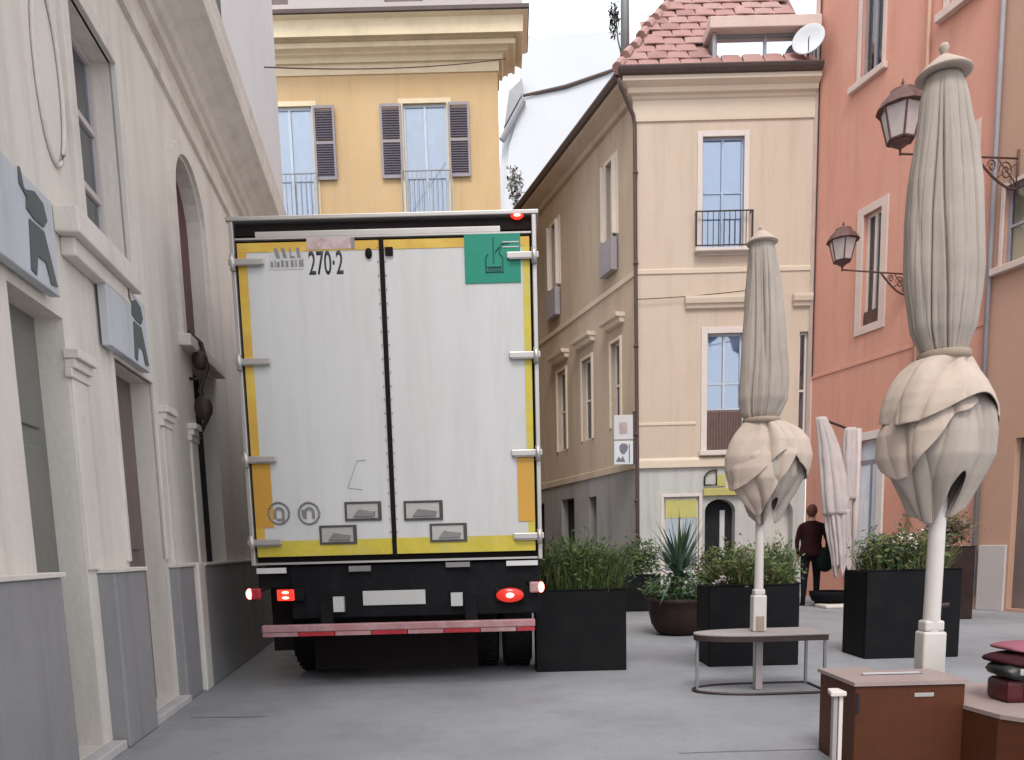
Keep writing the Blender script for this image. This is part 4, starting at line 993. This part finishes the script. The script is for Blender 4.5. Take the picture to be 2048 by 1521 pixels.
# second far planter right of small parasol
p = atY(1562, 1240, 9.6)
t = planter('planter', p.x, 9.9, .5, .45, .60, 'planter', 'black planter with light green grass just right of the small parasol pole')
leaves(900, (0, 0, .80), (.34, .24, .36), .036, 3, seed=16).build('foliage', ['leaf1', 'leaf3', 'leaf4'], t)
blades(500, .24, .2, .3, .75, 3, 17, .55, .5, .006).build('foliage', ['leaf1', 'leaf3', 'leaf1'], t)
# round pot with spiky yucca
p = atY(1362, 1268, 9.35)
t = empty('round_pot', (p.x, 9.5, 0)); tag(t, 'round brown pot with a spiky yucca and trailing leaves', 'planter', 'planters on the pavement')
MB().lathe([(.20, .0), (.27, .03), (.34, .14), (.37, .28), (.38, .40), (.40, .42), (.40, .46), (.36, .46), (.34, .42)], 28).build('pot', 'planter_brown', t, smooth=True)
MB().lathe([(.02, .41), (.35, .42)], 20).build('soil', 'soil', t)
mb = MB(); rnd = random.Random(21)
for i in range(110):
    a = rnd.uniform(0, 2 * math.pi); el = rnd.uniform(-.1, 1.45); L_ = rnd.uniform(.55, .86); z0 = .72 + rnd.uniform(-.05, .12)
    dx, dy, dz = math.cos(a) * math.cos(el), math.sin(a) * math.cos(el), math.sin(el)
    px, py = -math.sin(a) * .016, math.cos(a) * .016; mb.cur = rnd.choice((0, 0, 1))
    droop = .25 * (1 - el / 1.5)
    v = [(-px, -py, z0), (px, py, z0), (dx * L_ * .5 + px, dy * L_ * .5 + py, z0 + dz * L_ * .5), (dx * L_ * .5 - px, dy * L_ * .5 - py, z0 + dz * L_ * .5), (dx * L_, dy * L_, z0 + dz * L_ - droop * L_)]
    mb.add(v, [(0, 1, 2, 3), (3, 2, 4)])
mb.build('yucca_leaves', ['leaf3', 'leaf2'], t)
MB().tube([(0, 0, .4), (.01, 0, .74)], .04, 8).build('stem', 'leafbrown', t)
lv = leaves(1500, (0, 0, .52), (.42, .38, .26), .036, 3, seed=22); lv.build('trailing_leaves', ['leaf1', 'leaf2', 'leaf3'], t)

# ================================================================== PARASOLS
def interp(tab, z):
    for i in range(len(tab) - 1):
        z0, z1 = tab[i][0], tab[i + 1][0]
        if z0 >= z >= z1:
            f_ = (z0 - z) / (z0 - z1); return tuple(tab[i][k] + (tab[i + 1][k] - tab[i][k]) * f_ for k in (1, 2))
    return tab[-1][1:] if z < tab[-1][0] else tab[0][1:]
def shell(name, mat, parent, tab, pleats, amp, seed, hem=None, nz=46, na=96, depthk=.85, fold=0., vert=False, hx=7., crumple=.012, twist=0., pw=1.0, solid=.005):
    """closed cloth: tab = (z, left, right) going down; pleats as radial folds; hem(a)->extra height of the lower edge"""
    mb = MB(); zt, zb = tab[0][0], tab[-1][0]; vs = []
    ph = [random.Random(seed + k).uniform(0, 6.28) for k in range(8)]
    for i in range(nz + 1):
        for k in range(na):
            a = 2 * math.pi * k / na
            lo = zb + (hem(a) if hem else 0); f_ = i / nz; z = zt + (lo - zt) * f_
            l, r = interp(tab, max(z, zb)); c, h = (l + r) / 2, (r - l) / 2
            aa = a + twist * f_
            s1 = abs(math.sin(pleats * aa / 2 + ph[0] + .5 * math.sin(2 * f_ + ph[1])))
            s2 = math.sin(3 * aa + ph[2] + 2 * f_) * .5 + math.sin(5 * aa + ph[3] - 3 * f_) * .35
            A_ = amp * min(1, f_ * 4 + .25)
            rad = h * (1 - A_ * (1 - s1 ** .7) + A_ * .35 * s2)
            nn = noise.noise(Vector((math.cos(a) * 2.2, math.sin(a) * 2.2, z * 5 + seed))) * crumple * min(1, f_ * 5)
            if fold:
                if vert:      # long creases running down the cloth
                    d1 = noise.noise(Vector((math.cos(a) * 1.7, math.sin(a) * 1.7, z * .55 + seed * 1.7)))
                    d2 = noise.noise(Vector((math.cos(a) * 6, math.sin(a) * 6, z * .7 + seed * 2.3)))
                    nn += fold * (-.55 * math.exp(-(d1 / .07) ** 2) + .6 * d1 - .035 / .04 * .2 - .10 * math.exp(-(d2 / .07) ** 2)) * min(1, f_ * 4)
                else:         # wrapped, diagonally pulled cloth
                    d1 = noise.noise(Vector((math.cos(a) * 1.1, math.sin(a) * 1.1, z * 1.6 + seed * 1.7)))
                    d2 = noise.noise(Vector((math.cos(a) * .9, math.sin(a) * .9, z * 1.1 + seed * 3.1)))
                    hel = abs(math.sin((4 * a + hx * (zt - z) + 5.0 * d2) / 2 + ph[4]))
                    hel2 = abs(math.sin((7 * a + hx * .6 * (zt - z) + 7.0 * d1) / 2 + ph[5]))
                    nn += fold * (.9 * d1 + .55 * d2 - .70 * (1 - hel) ** 2.2 - .16 * (1 - hel2) ** 3) * min(1, f_ * 4 + .2)
            rad = max(.02, rad + nn)
            vs.append((c + rad * math.cos(a), rad * depthk * math.sin(a), z))
    fs = []
    for i in range(nz):
        for k in range(na):
            fs.append((i * na + k, (i + 1) * na + k, (i + 1) * na + (k + 1) % na, i * na + (k + 1) % na))
    mb.add(vs, fs)
    o = mb.build(name, mat, parent, smooth=True, solid=solid)
    return o
def tab(Y, x0, rows):
    out = []
    for y, xl, xr in rows:
        a, b = atY(xl, y, Y), atY(xr, y, Y); out.append(((a.z + b.z) / 2, a.x - x0, b.x - x0))
    return out
# --- big parasol
BY = 4.02; bx = atY(1860, 1300, BY).x
bp = empty('parasol', (bx, BY, 0)); tag(bp, 'big closed taupe parasol with pointed cap, nearest the camera above the brown box', 'parasol', 'closed parasols')
zc = lambda y, Y=BY, x=1880: atY(x, y, Y).z
cxo = atY(1888, 120, BY).x - bx
MB().tube([(0, 0, 0), (0, 0, zc(1245)), (.012, 0, zc(950)), (cxo * .6, 0, zc(600)), (cxo, 0, zc(160))], [.043, .043, .040, .032, .03], 14).build('pole', 'pole', bp, smooth=True)
mb = MB().box(-.062, .062, -.05, .05, .0, zc(1262)); mb.box(-.052, .052, -.042, .042, zc(1262), zc(1240)); mb.build('pole_sleeve', 'pole', bp, bevel=.012)
MB().box(-.30, .30, -.25, .25, .002, .05).build('base_plate', 'iron', bp, bevel=.01)
MB().tube([(.03, -.01, zc(1212)), (.075, -.03, zc(1209))], .012, 8).build('pole_knob', 'iron', bp)
cap = [(2, 1838, 1937)]
def lathe_tab(name, mat, rows, Y, x0, parent, n=36):
    mb = MB(); tb = tab(Y, x0, rows)[::-1]; vs = []
    for z, l, r in tb:
        for k in range(n):
            a = 2 * math.pi * k / n; vs.append(((l + r) / 2 + (r - l) / 2 * math.cos(a), (r - l) / 2 * math.sin(a), z))
    fs = [(i * n + k, i * n + (k + 1) % n, (i + 1) * n + (k + 1) % n, (i + 1) * n + k) for i in range(len(tb) - 1) for k in range(n)]
    fs += [tuple(range(n - 1, -1, -1)), tuple(range((len(tb) - 1) * n, len(tb) * n))]
    mb.add(vs, fs); return mb.build(name, mat, parent, smooth=True)
lathe_tab('cap', 'fabric2', [(112, 1880, 1896), (116, 1874, 1902), (128, 1860, 1916), (140, 1846, 1930), (148, 1838, 1938), (152, 1836, 1939), (154, 1842, 1934), (152, 1855, 1921)], BY, bx, bp)
lathe_tab('finial', 'fabric2', [(86, 1886, 1890), (89, 1881, 1895), (96, 1878, 1898), (104, 1881, 1895), (108, 1883, 1893), (114, 1884, 1892)], BY, bx, bp, 16)
T1 = tab(BY, bx, [(152, 1858, 1918), (175, 1849, 1926), (200, 1842, 1932), (240, 1836, 1938), (300, 1825, 1948), (370, 1814, 1956), (450, 1808, 1960), (540, 1808, 1962), (600, 1812, 1958), (660, 1820, 1948), (700, 1838, 1934), (718, 1848, 1930)])
shell('canopy', 'fabric', bp, T1, 5, .10, 35, nz=80, na=260, crumple=.006, fold=.040, vert=True)
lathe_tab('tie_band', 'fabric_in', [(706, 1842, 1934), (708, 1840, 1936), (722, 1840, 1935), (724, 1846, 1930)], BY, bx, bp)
def bump(a, c, w_):      # smooth hump round angle c (degrees)
    d = (math.degrees(a) - c + 180) % 360 - 180
    return math.exp(-(d / w_) ** 2)
T2 = tab(BY, bx, [(716, 1850, 1928), (722, 1830, 1944), (740, 1810, 1956), (770, 1788, 1974), (795, 1774, 1984), (820, 1766, 1990), (848, 1762, 1990)])
shell('canopy_skirt', 'fabric2', bp, T2, 3, .07, 36, hx=3., hem=lambda a: .11 * bump(a, -60, 42) - .05 * bump(a, -15, 22) + .02 * math.sin(3 * a), nz=46, na=240, crumple=.010, twist=.4, fold=.055)
T3 = tab(BY, bx, [(765, 1815, 1936), (790, 1806, 1946), (825, 1784, 1962), (870, 1776, 1968), (915, 1776, 1966), (955, 1790, 1950), (1000, 1812, 1928), (1050, 1834, 1902)])
shell('canopy_skirt', 'fabric', bp, T3, 5, .12, 33, hem=lambda a: .26 * bump(a, -80, 20) + .12 * bump(a, 90, 70) + .12 * bump(a, -10, 26), nz=60, na=260, crumple=.006, twist=-.5, fold=.055, hx=4.)
T5 = tab(BY, bx, [(782, 1806, 1948), (800, 1796, 1956), (830, 1770, 1972), (870, 1757, 1975), (915, 1758, 1966), (960, 1770, 1950)])
shell('canopy_flap', 'fabric2', bp, T5, 3, .06, 38, hx=-5., hem=lambda a: .44 * (1 - bump(a, -165, 75)) + .04 * bump(a, -95, 10), nz=46, na=240, crumple=.010, twist=.3, fold=.05)
T4 = tab(BY, bx, [(810, 1824, 1920), (860, 1800, 1938), (920, 1806, 1920), (960, 1825, 1900)])
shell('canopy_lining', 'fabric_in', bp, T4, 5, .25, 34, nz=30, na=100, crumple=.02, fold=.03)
# --- small parasol
SY = 5.75; sx_ = atY(1517, 1200, SY).x
sp = empty('parasol', (sx_, SY, 0)); tag(sp, 'smaller closed taupe parasol rising through the low steel bench', 'parasol', 'closed parasols')
zs_ = lambda y: atY(1520, y, SY).z
cx2 = atY(1524, 480, SY).x - sx_
MB().tube([(0, 0, 0.02), (0, 0, zs_(1190)), (.0, 0, zs_(1000)), (cx2 * .5, 0, zs_(800)), (cx2, 0, zs_(482))], [.034, .034, .030, .028, .026], 14).build('pole', 'pole', sp, smooth=True)
mb = MB().box(-.052, .052, -.045, .045, .46, zs_(1190)); mb.box(-.042, .042, -.036, .036, zs_(1190), zs_(1178)); mb.build('pole_sleeve', 'pole', sp, bevel=.012)
MB().box(-.03, .03, -.052, -.044, .47, .58).build('sleeve_plate', 'fabric_in', sp)
lathe_tab('cap', 'fabric2', [(463, 1516, 1530), (468, 1511, 1536), (475, 1503, 1544), (484, 1495, 1553), (487, 1494, 1555), (489, 1502, 1546)], SY, sx_, sp)
lathe_tab('finial', 'fabric2', [(452, 1521, 1524), (455, 1518, 1527), (460, 1518, 1527), (465, 1520, 1526)], SY, sx_, sp, 12)
T1 = tab(SY, sx_, [(487, 1500, 1546), (510, 1497, 1552), (560, 1493, 1560), (630, 1488, 1568), (700, 1482, 1574), (760, 1478, 1578), (800, 1476, 1576), (830, 1482, 1562), (844, 1492, 1552)])
shell('canopy', 'fabric', sp, T1, 5, .10, 41, nz=80, na=220, crumple=.006, fold=.045, vert=True)
lathe_tab('tie_band', 'fabric_in', [(838, 1488, 1558), (840, 1486, 1560), (848, 1487, 1559), (850, 1494, 1552)], SY, sx_, sp)
T2 = tab(SY, sx_, [(842, 1494, 1552), (848, 1486, 1566), (862, 1477, 1584), (885, 1466, 1602), (915, 1456, 1612), (940, 1453, 1613), (965, 1458, 1608)])
shell('canopy_skirt', 'fabric2', sp, T2, 4, .06, 42, hem=lambda a: .20 * bump(a, -70, 38) - .05 * bump(a, -170, 30) + .02 * math.sin(3 * a), nz=46, na=220, crumple=.012, twist=.4, fold=.07)
T3 = tab(SY, sx_, [(870, 1490, 1576), (890, 1482, 1584), (925, 1464, 1600), (955, 1462, 1600), (985, 1474, 1586), (1015, 1486, 1568), (1052, 1500, 1550)])
shell('canopy_skirt', 'fabric', sp, T3, 5, .12, 43, hem=lambda a: .20 * bump(a, -75, 16) + .2 * bump(a, 90, 70) + .08 * bump(a, -20, 14), nz=50, na=220, crumple=.008, twist=-.5, fold=.06, hx=4.)
T5 = tab(SY, sx_, [(872, 1486, 1580), (890, 1478, 1588), (915, 1460, 1604), (960, 1456, 1606), (1000, 1470, 1590), (1035, 1488, 1566)])
shell('canopy_flap', 'fabric2', sp, T5, 3, .06, 45, hx=-5., hem=lambda a: .60 * (1 - bump(a, -128, 62)), nz=46, na=220, crumple=.012, twist=.3, fold=.055)
# --- steel bench round the small parasol
bn = empty('parasol_bench', (sx_, SY, 0)); tag(bn, 'low steel bench with grey rounded top round the small parasol pole', 'bench')
xa, xb = atY(1387, 1265, SY).x - sx_, atY(1642, 1265, SY).x - sx_
xc, hw = (xa + xb) / 2, (xb - xa) / 2
outl = [(xc + hw - .02, -.20)] + [(xc + hw - .02, .20)] + [(xc + hw * math.cos(math.radians(a)) if a > 90 else xc + hw * .95, .22 * math.sin(math.radians(a))) for a in range(90, 271, 10)]
MB().prismz(outl, .445, .46).build('bench_top', 'tabletop', bn, bevel=.004)
MB().prismz([(p_[0] * .995, p_[1] * .995) for p_ in outl], .405, .444).build('bench_edge', 'iron', bn)
for (lx, ly) in ((xc - hw + .03, 0), (xc + hw - .04, -.18), (xc + hw - .04, .18)):
    MB().box(lx - .010, lx + .010, ly - .010, ly + .010, .012, .405).build('leg', 'grey_metal', bn)
MB().box(-.026, .026, -.045, -.015 + .0, .012, .405).build('leg', 'tabletop', bn)
ring = [(p_[0], p_[1], .012) for p_ in outl]
MB().tube(ring, .010, 6, True).build('floor_ring', 'iron', bn)
MB().prismz([(p_[0] * .98, p_[1] * .98) for p_ in outl], .001, .006).build('floor_plate', 'asphalt', bn)
# --- far white parasol by the red house
WY = 12.7; wx = atY(1706, 1180, WY).x
wpz = empty('parasol', (wx, WY, 0)); tag(wpz, 'closed white parasol with hanging fringes by the white door of the red house', 'parasol', 'closed parasols')
MB().tube([(0, 0, 0), (0, 0, atY(1706, 858, WY).z)], .055, 12).build('pole', 'fabric_white', wpz, smooth=True)
MB().box(-.55, .16, -.25, .25, .0, .06).build('base', 'trim_white', wpz, bevel=.02)
wt = lambda rows: tab(WY, wx, rows)
shell('canopy', 'fabric_white', wpz, wt([(835, 1632, 1652), (860, 1634, 1664), (900, 1638, 1680), (960, 1642, 1694), (1010, 1645, 1700), (1030, 1648, 1700)]), 8, .18, 51, nz=30, na=80, solid=.01)
shell('fringe', 'fabric_white', wpz, wt([(1020, 1650, 1700), (1060, 1654, 1702), (1110, 1662, 1702), (1160, 1668, 1700)]), 14, .35, 52, hem=lambda a: .25 * abs(math.sin(3.5 * a)), nz=24, na=90, solid=.01)
shell('canopy_fold', 'fabric_white', wpz, wt([(856, 1690, 1712), (880, 1686, 1714), (930, 1684, 1714), (1000, 1690, 1712)]), 5, .2, 53, nz=20, na=50, solid=.01)
MB().tube([(-.62, 0, atY(1634, 838, WY).z), (0, 0, atY(1706, 866, WY).z)], .02, 8).build('arm', 'iron', wpz)

# ================================================================== PERSON by the red wall
def loft(rows, n=14):
    m = MB(); vs = []
    for (_, y, z, rx, rz_) in rows:
        for k in range(n): a = 2 * math.pi * k / n; vs.append((rx * math.cos(a), y, z + rz_ * math.sin(a)))
    fs = [(i * n + k, i * n + (k + 1) % n, (i + 1) * n + (k + 1) % n, (i + 1) * n + k) for i in range(len(rows) - 1) for k in range(n)] + [tuple(range(n - 1, -1, -1)), tuple(range((len(rows) - 1) * n, len(rows) * n))]
    return m.add(vs, fs)
M['skin'] = rough_mat('skin', (.42, .24, .18), .55, .08, 8, 60, .03)
M['hair'] = rough_mat('reddish brown hair', (.11, .035, .022), .5, .25, 14, 90, .3)
M['maroon_knit'] = rough_mat('dark maroon knit', (.024, .007, .009), .9, .25, 8, 90, .3, spec=.1)
M['black_cloth'] = rough_mat('black trousers', (.008, .008, .010), .9, .25, 8, 90, .3, spec=.1)
M['green_cloth'] = rough_mat('black green bag cloth', (.008, .014, .012), .8, .25, 8, 90, .2, spec=.15)
cp = atY(1624, 1200, 13.2)
pr = empty('person', (cp.x, 13.3, 0), R(-24)); tag(pr, 'person in dark maroon top and black trousers standing by the white parasol', 'person')
J = {}; V = []; E_ = []; RAD = []
def jt(name, p, r_, par=None):
    J[name] = len(V); V.append(p); RAD.append(r_)
    if par: E_.append((J[par], J[name]))
jt('pelvis', (0, 0, .94), (.155, .11))
jt('waist', (0, .0, 1.10), (.135, .095), 'pelvis'); jt('chest', (0, .0, 1.30), (.165, .11), 'waist'); jt('upper', (0, -.01, 1.40), (.13, .085), 'chest')
jt('neck', (0, 0, 1.49), (.055, .055), 'upper'); jt('chin', (0, .02, 1.56), (.065, .07), 'neck'); jt('head', (0, .015, 1.63), (.078, .092), 'chin'); jt('crown', (0, .0, 1.70), (.060, .072), 'head')
for sd, n_ in ((-1, 'l'), (1, 'r')):
    st = .10 * sd
    jt('hip' + n_, (.09 * sd, 0, .86), (.095, .10), 'pelvis'); jt('knee' + n_, (.10 * sd, .03 + st * .8, .48), (.060, .064), 'hip' + n_)
    jt('calf' + n_, (.10 * sd, -.0 + st, .34), (.056, .060), 'knee' + n_); jt('ankle' + n_, (.105 * sd, -.02 + st * 1.4, .09), (.038, .042), 'calf' + n_)
    jt('foot' + n_, (.115 * sd, .06 + st * 1.4, .045), (.042, .034), 'ankle' + n_); jt('toe' + n_, (.125 * sd, .15 + st * 1.4, .035), (.036, .026), 'foot' + n_)
    jt('sho' + n_, (.175 * sd, -.01, 1.39), (.062, .062), 'upper')
    if sd < 0:
        el, wr, hd = (-.235, -.02, 1.12), (-.22, .06, .88), (-.215, .08, .82); fd = Vector((0, .03, -1))
    else:
        el, wr, hd = (.27, -.05, 1.13), (.25, .14, .98), (.24, .19, .955); fd = Vector((-.1, .7, -.7))
    jt('elb' + n_, el, (.043, .043), 'sho' + n_); jt('wri' + n_, wr, (.029, .026), 'elb' + n_); jt('hand' + n_, hd, (.020, .036), 'wri' + n_)
    fd.normalize(); h = Vector(hd)
    for q_, (off, L_) in enumerate(((-.030, .070), (-.010, .080), (.010, .076), (.028, .060))):
        b_ = h + fd * .035 + Vector((0, off, 0)); m_ = b_ + fd * L_ * .55 + Vector((-.006 * sd, .004, 0)); e2 = m_ + fd * L_ * .45 + Vector((-.018 * sd, 0, 0))
        jt('f%d%s' % (q_, n_), tuple(b_), (.009, .009), 'hand' + n_); jt('g%d%s' % (q_, n_), tuple(m_), (.0085, .0085), 'f%d%s' % (q_, n_)); jt('t%d%s' % (q_, n_), tuple(e2), (.007, .007), 'g%d%s' % (q_, n_))
    tb = h + Vector((-.012 * sd, .035, .01)); jt('th' + n_, tuple(tb), (.010, .010), 'hand' + n_); te = tb + fd * .04 + Vector((0, .022, 0)); jt('tt' + n_, tuple(te), (.008, .008), 'th' + n_)
me = bpy.data.meshes.new('body'); me.from_pydata(V, E_, []); bo_ = bpy.data.objects.new('body', me); C.objects.link(bo_)
sk = bo_.modifiers.new('skin', 'SKIN'); bo_.modifiers.new('sub', 'SUBSURF').levels = 1
if not me.skin_vertices: me.skin_vertices.new() if hasattr(me.skin_vertices, 'new') else None
for i_, v_ in enumerate(me.skin_vertices[0].data): v_.radius = RAD[i_]; v_.use_root = (i_ == 0)
bpy.context.view_layer.update()
m2 = bpy.data.meshes.new_from_object(bo_.evaluated_get(bpy.context.evaluated_depsgraph_get())); bpy.data.objects.remove(bo_)
m2.materials.clear()
for n_ in ('black_cloth', 'maroon_knit', 'skin'): m2.materials.append(M[n_])
for p_ in m2.polygons:
    c_ = p_.center; arm = abs(c_.x) > .17 and c_.z > .7
    far_ = (c_.x < 0 and c_.z < .90) or (c_.x > 0 and c_.y > .12 and c_.z < 1.0)
    p_.material_index = 2 if (c_.z > 1.475 or (arm and far_)) else (1 if (c_.z > .98 or arm) else 0); p_.use_smooth = True
body_ = bpy.data.objects.new('body', m2); C.objects.link(body_); body_.parent = pr
MB().ball((0, -.022, 1.655), .092, .098, .112, 18, 12).build('hair', 'hair', pr, smooth=True)
MB().ball((0, .105, 1.60), .011, .018, .016, 8, 6).ball((.03, .088, 1.64), .011, .007, .006, 8, 5).ball((-.03, .088, 1.64), .011, .007, .006, 8, 5).ball((0, .088, 1.565), .022, .008, .005, 8, 5).build('face', 'skin', pr, smooth=True)
for sd in (-1, 1): MB().box(.075 * sd + .04 * sd - .045, .075 * sd + .04 * sd + .045, -.06 + .14 * sd, .20 + .14 * sd, 0, .05).build('shoe', 'black_cloth', pr, bevel=.02)
# jacket hem and bag
loft([(0, 0, 0, .19, .14), (1, .10, 0, .175, .13), (2, .24, 0, .15, .11), (3, .40, 0, .18, .12)], 18)
jk = MB(); vs = []
for z_, rx_, ry_ in ((.86, .20, .145), (.95, .19, .138), (1.08, .165, .12), (1.22, .175, .125), (1.36, .185, .12), (1.44, .13, .09)):
    for k in range(22): a_ = 2 * math.pi * k / 22; w_ = 1 + .04 * math.sin(5 * a_ + z_ * 9); vs.append((rx_ * w_ * math.cos(a_), ry_ * w_ * math.sin(a_), z_))
jk.add(vs, [(i_ * 22 + k, i_ * 22 + (k + 1) % 22, (i_ + 1) * 22 + (k + 1) % 22, (i_ + 1) * 22 + k) for i_ in range(5) for k in range(22)]).build('pullover', 'maroon_knit', pr, smooth=True, solid=.01)
bgp = empty('shoulder_bag', pr.matrix_basis @ Vector((0, 0, 0)), 0)
bgp.location = (cp.x + .22, 13.22, .0); tag(bgp, 'bulging black green cloth bag hanging at the side of the person', 'bag')
MB().ball((0, 0, .80), .17, .11, .22, 18, 12).build('pouch', 'green_cloth', bgp, smooth=True)
MB().tube([(-.10, 0, .95), (-.08, .0, 1.15), (-.06, 0, 1.42), (-.02, .03, 1.44), (.06, .02, 1.1), (.08, 0, .95)], .014, 6).build('strap', 'black_cloth', bgp, smooth=True)
tb_ = empty('basin', (atY(1662, 1180, 12.9).x, 12.95, .065)); tag(tb_, 'low black basin on the white base of the fringed parasol', 'basin')
MB().lathe([(.22, 0), (.29, .04), (.33, .14), (.34, .20), (.32, .20), (.28, .10), (.02, .06)], 24).build('bowl', 'black_cloth', tb_, smooth=True)

# ================================================================== BROWN BOX (parasol cover) and table
KY = 3.60
def kx(px, py, Y=KY): v = atY(px, py, Y); return v.x
kx0, kx1 = kx(1710, 1400), kx(1930, 1400)
kb = empty('metal_box', ((kx0 + kx1) / 2, KY, 0)); tag(kb, 'rust brown metal box with dusty lid at the foot of the big parasol', 'box')
hwk = (kx1 - kx0) / 2; zt_ = .455
box('body', 'rust', kb, -hwk, hwk, 0, .42, .0, zt_ - .02, bevel=.008)
# lid with a slot, butted pieces
ld = MB(); ld.box(-hwk - .01, hwk + .006, -.012, .18, zt_ - .019, zt_).box(-hwk - .01, -.16, .18, .21, zt_ - .019, zt_).box(.16, hwk + .006, .18, .21, zt_ - .019, zt_).box(-hwk - .01, hwk + .006, .21, .335, zt_ - .019, zt_)
ld.box(-hwk - .01, -.02, .335, .43, zt_ - .019, zt_)
ld.build('lid', 'boxtop', kb)
box('slot_lip', 'paper', kb, -.14, .15, .20, .212, zt_ + .0005, zt_ + .008)
box('slot', 'dark', kb, -.16, .16, .18, .199, zt_ - .018, zt_ - .012)
MB().box(.02, .115, -.003, .0, .375, .395).build('badge', 'alu', kb, bevel=.006)
box('side_bracket', 'dark', kb, -hwk + .005, -hwk + .02, -.006, -.0005, .30, .40)
# white framed post left of the box
wt_ = empty('side_stand', (kx(1680, 1400), KY + .02, 0)); tag(wt_, 'white narrow stand with small cap, touching the left side of the brown box', 'stand')
MB().box(-.022, .0, 0, .03, 0, .385).build('post', 'tabletop', wt_, bevel=.003); MB().box(.006, .026, .0, .03, 0, .385).build('post', 'trim_white', wt_, bevel=.003)
MB().prismz([(-.045, -.02), (.034, -.02), (.034, .08), (-.02, .08)], .386, .41).build('cap', 'trim_white', wt_, bevel=.005)
# brown table to the right
tbx = empty('brown_table', (kx(1990, 1450), KY, 0)); tag(tbx, 'rust brown table with tan top running out of the right edge', 'table')
def tk(px, py, z):   # ray onto height z
    d = ray(px, py); t_ = (z - EYE) / d.z; v = Vector((0, 0, EYE)) + d * t_; return v
zt2 = .33
a, b, c_2 = tk(1926, 1410, zt2), tk(2000, 1430, zt2), tk(2100, 1445, zt2)
e_, f_2 = tk(2100, 1360, zt2), tk(1926, 1368, zt2)
ox = tbx.location
ply = [(v.x - ox.x, v.y - ox.y) for v in (a, b, c_2, e_, f_2)]
MB().prismz(ply, zt2 - .02, zt2).build('table_top', 'boxtop', tbx)
low = [(v.x - ox.x, v.y - ox.y + .01) for v in (a, b, c_2)] + [(ply[3][0], ply[3][1] - .02), (ply[4][0], ply[4][1] - .02)]
MB().prismz(low, .0, zt2 - .021).build('body', 'rust', tbx)
# bag and cloths on the table
pb = tk(2040, 1410, zt2)
bg_ = empty('bag', (pb.x + .085, pb.y + .10, zt2)); bg_.scale = (1, 1, 1.35)
tag(bg_, 'dark red leather bag with pale buckle on the brown table, right edge', 'bag')
MB().box(-.13, .16, -.07, .10, .0, .085).build('body', 'maroon', bg_, bevel=.02); MB().box(-.05, .02, -.078, -.071, .02, .07).build('pocket', 'blackplastic', bg_, bevel=.004)
loft([(0, -.09, .10, .12, .02), (1, -.05, .115, .16, .035), (2, .05, .12, .17, .04), (3, .12, .11, .12, .02)]).build('flap', 'blackplastic', bg_, smooth=True)
MB().box(-.09, -.035, -.098, -.085, .105, .128).build('buckle', 'alu', bg_, bevel=.004); MB().tube([(-.03, -.09, .12), (.14, -.09, .122)], .008, 8).build('clasp_bar', 'alu', bg_, smooth=True)
c1 = loft([(0, -.08, .165, .08, .012), (1, -.04, .18, .13, .03), (2, .05, .185, .15, .035), (3, .1, .17, .1, .015)], 18).build('folded_cloth', 'darkcloth', None, (pb.x + .10, pb.y + .12, zt2), smooth=True)
c1.scale = (1.25, 1.2, 1); c1.location.z += .025
tag(c1, 'dark maroon folded cloth on top of the bag', 'cloth')
c2 = loft([(0, -.08, .215, .07, .008), (1, -.04, .225, .10, .022), (2, .05, .228, .12, .022), (3, .1, .22, .08, .01)], 18).build('folded_cloth', 'pinkcloth', None, (pb.x + .125, pb.y + .14, zt2 + .0), smooth=True)
c2.scale = (1.35, 1.2, 1.1); c2.location.z += .015
tag(c2, 'bright pink cloth lying topmost on the dark bundle at the right edge', 'cloth')

# ------------------------------------------------------------------ cables
def cable(p0, p1, sag, label, r=.008):
    p0, p1 = Vector(p0), Vector(p1)
    pts = [p0.lerp(p1, i / 12) - Vector((0, 0, sag * 4 * (i / 12) * (1 - i / 12))) for i in range(13)]
    tag(MB().tube(pts, r, 6).build('overhead_cable', 'iron'), label, 'cable', 'thin cables')
cable(atY(440, 130, 12.5), atY(1012, 118, 17.4), .12, 'thin cable crossing in front of the yellow cornice', .009)
cable((2.63, 15.42, 5.90), (4.75, 15.44, 6.02), .02, 'thin cable slung across the beige front under its string course', .008)
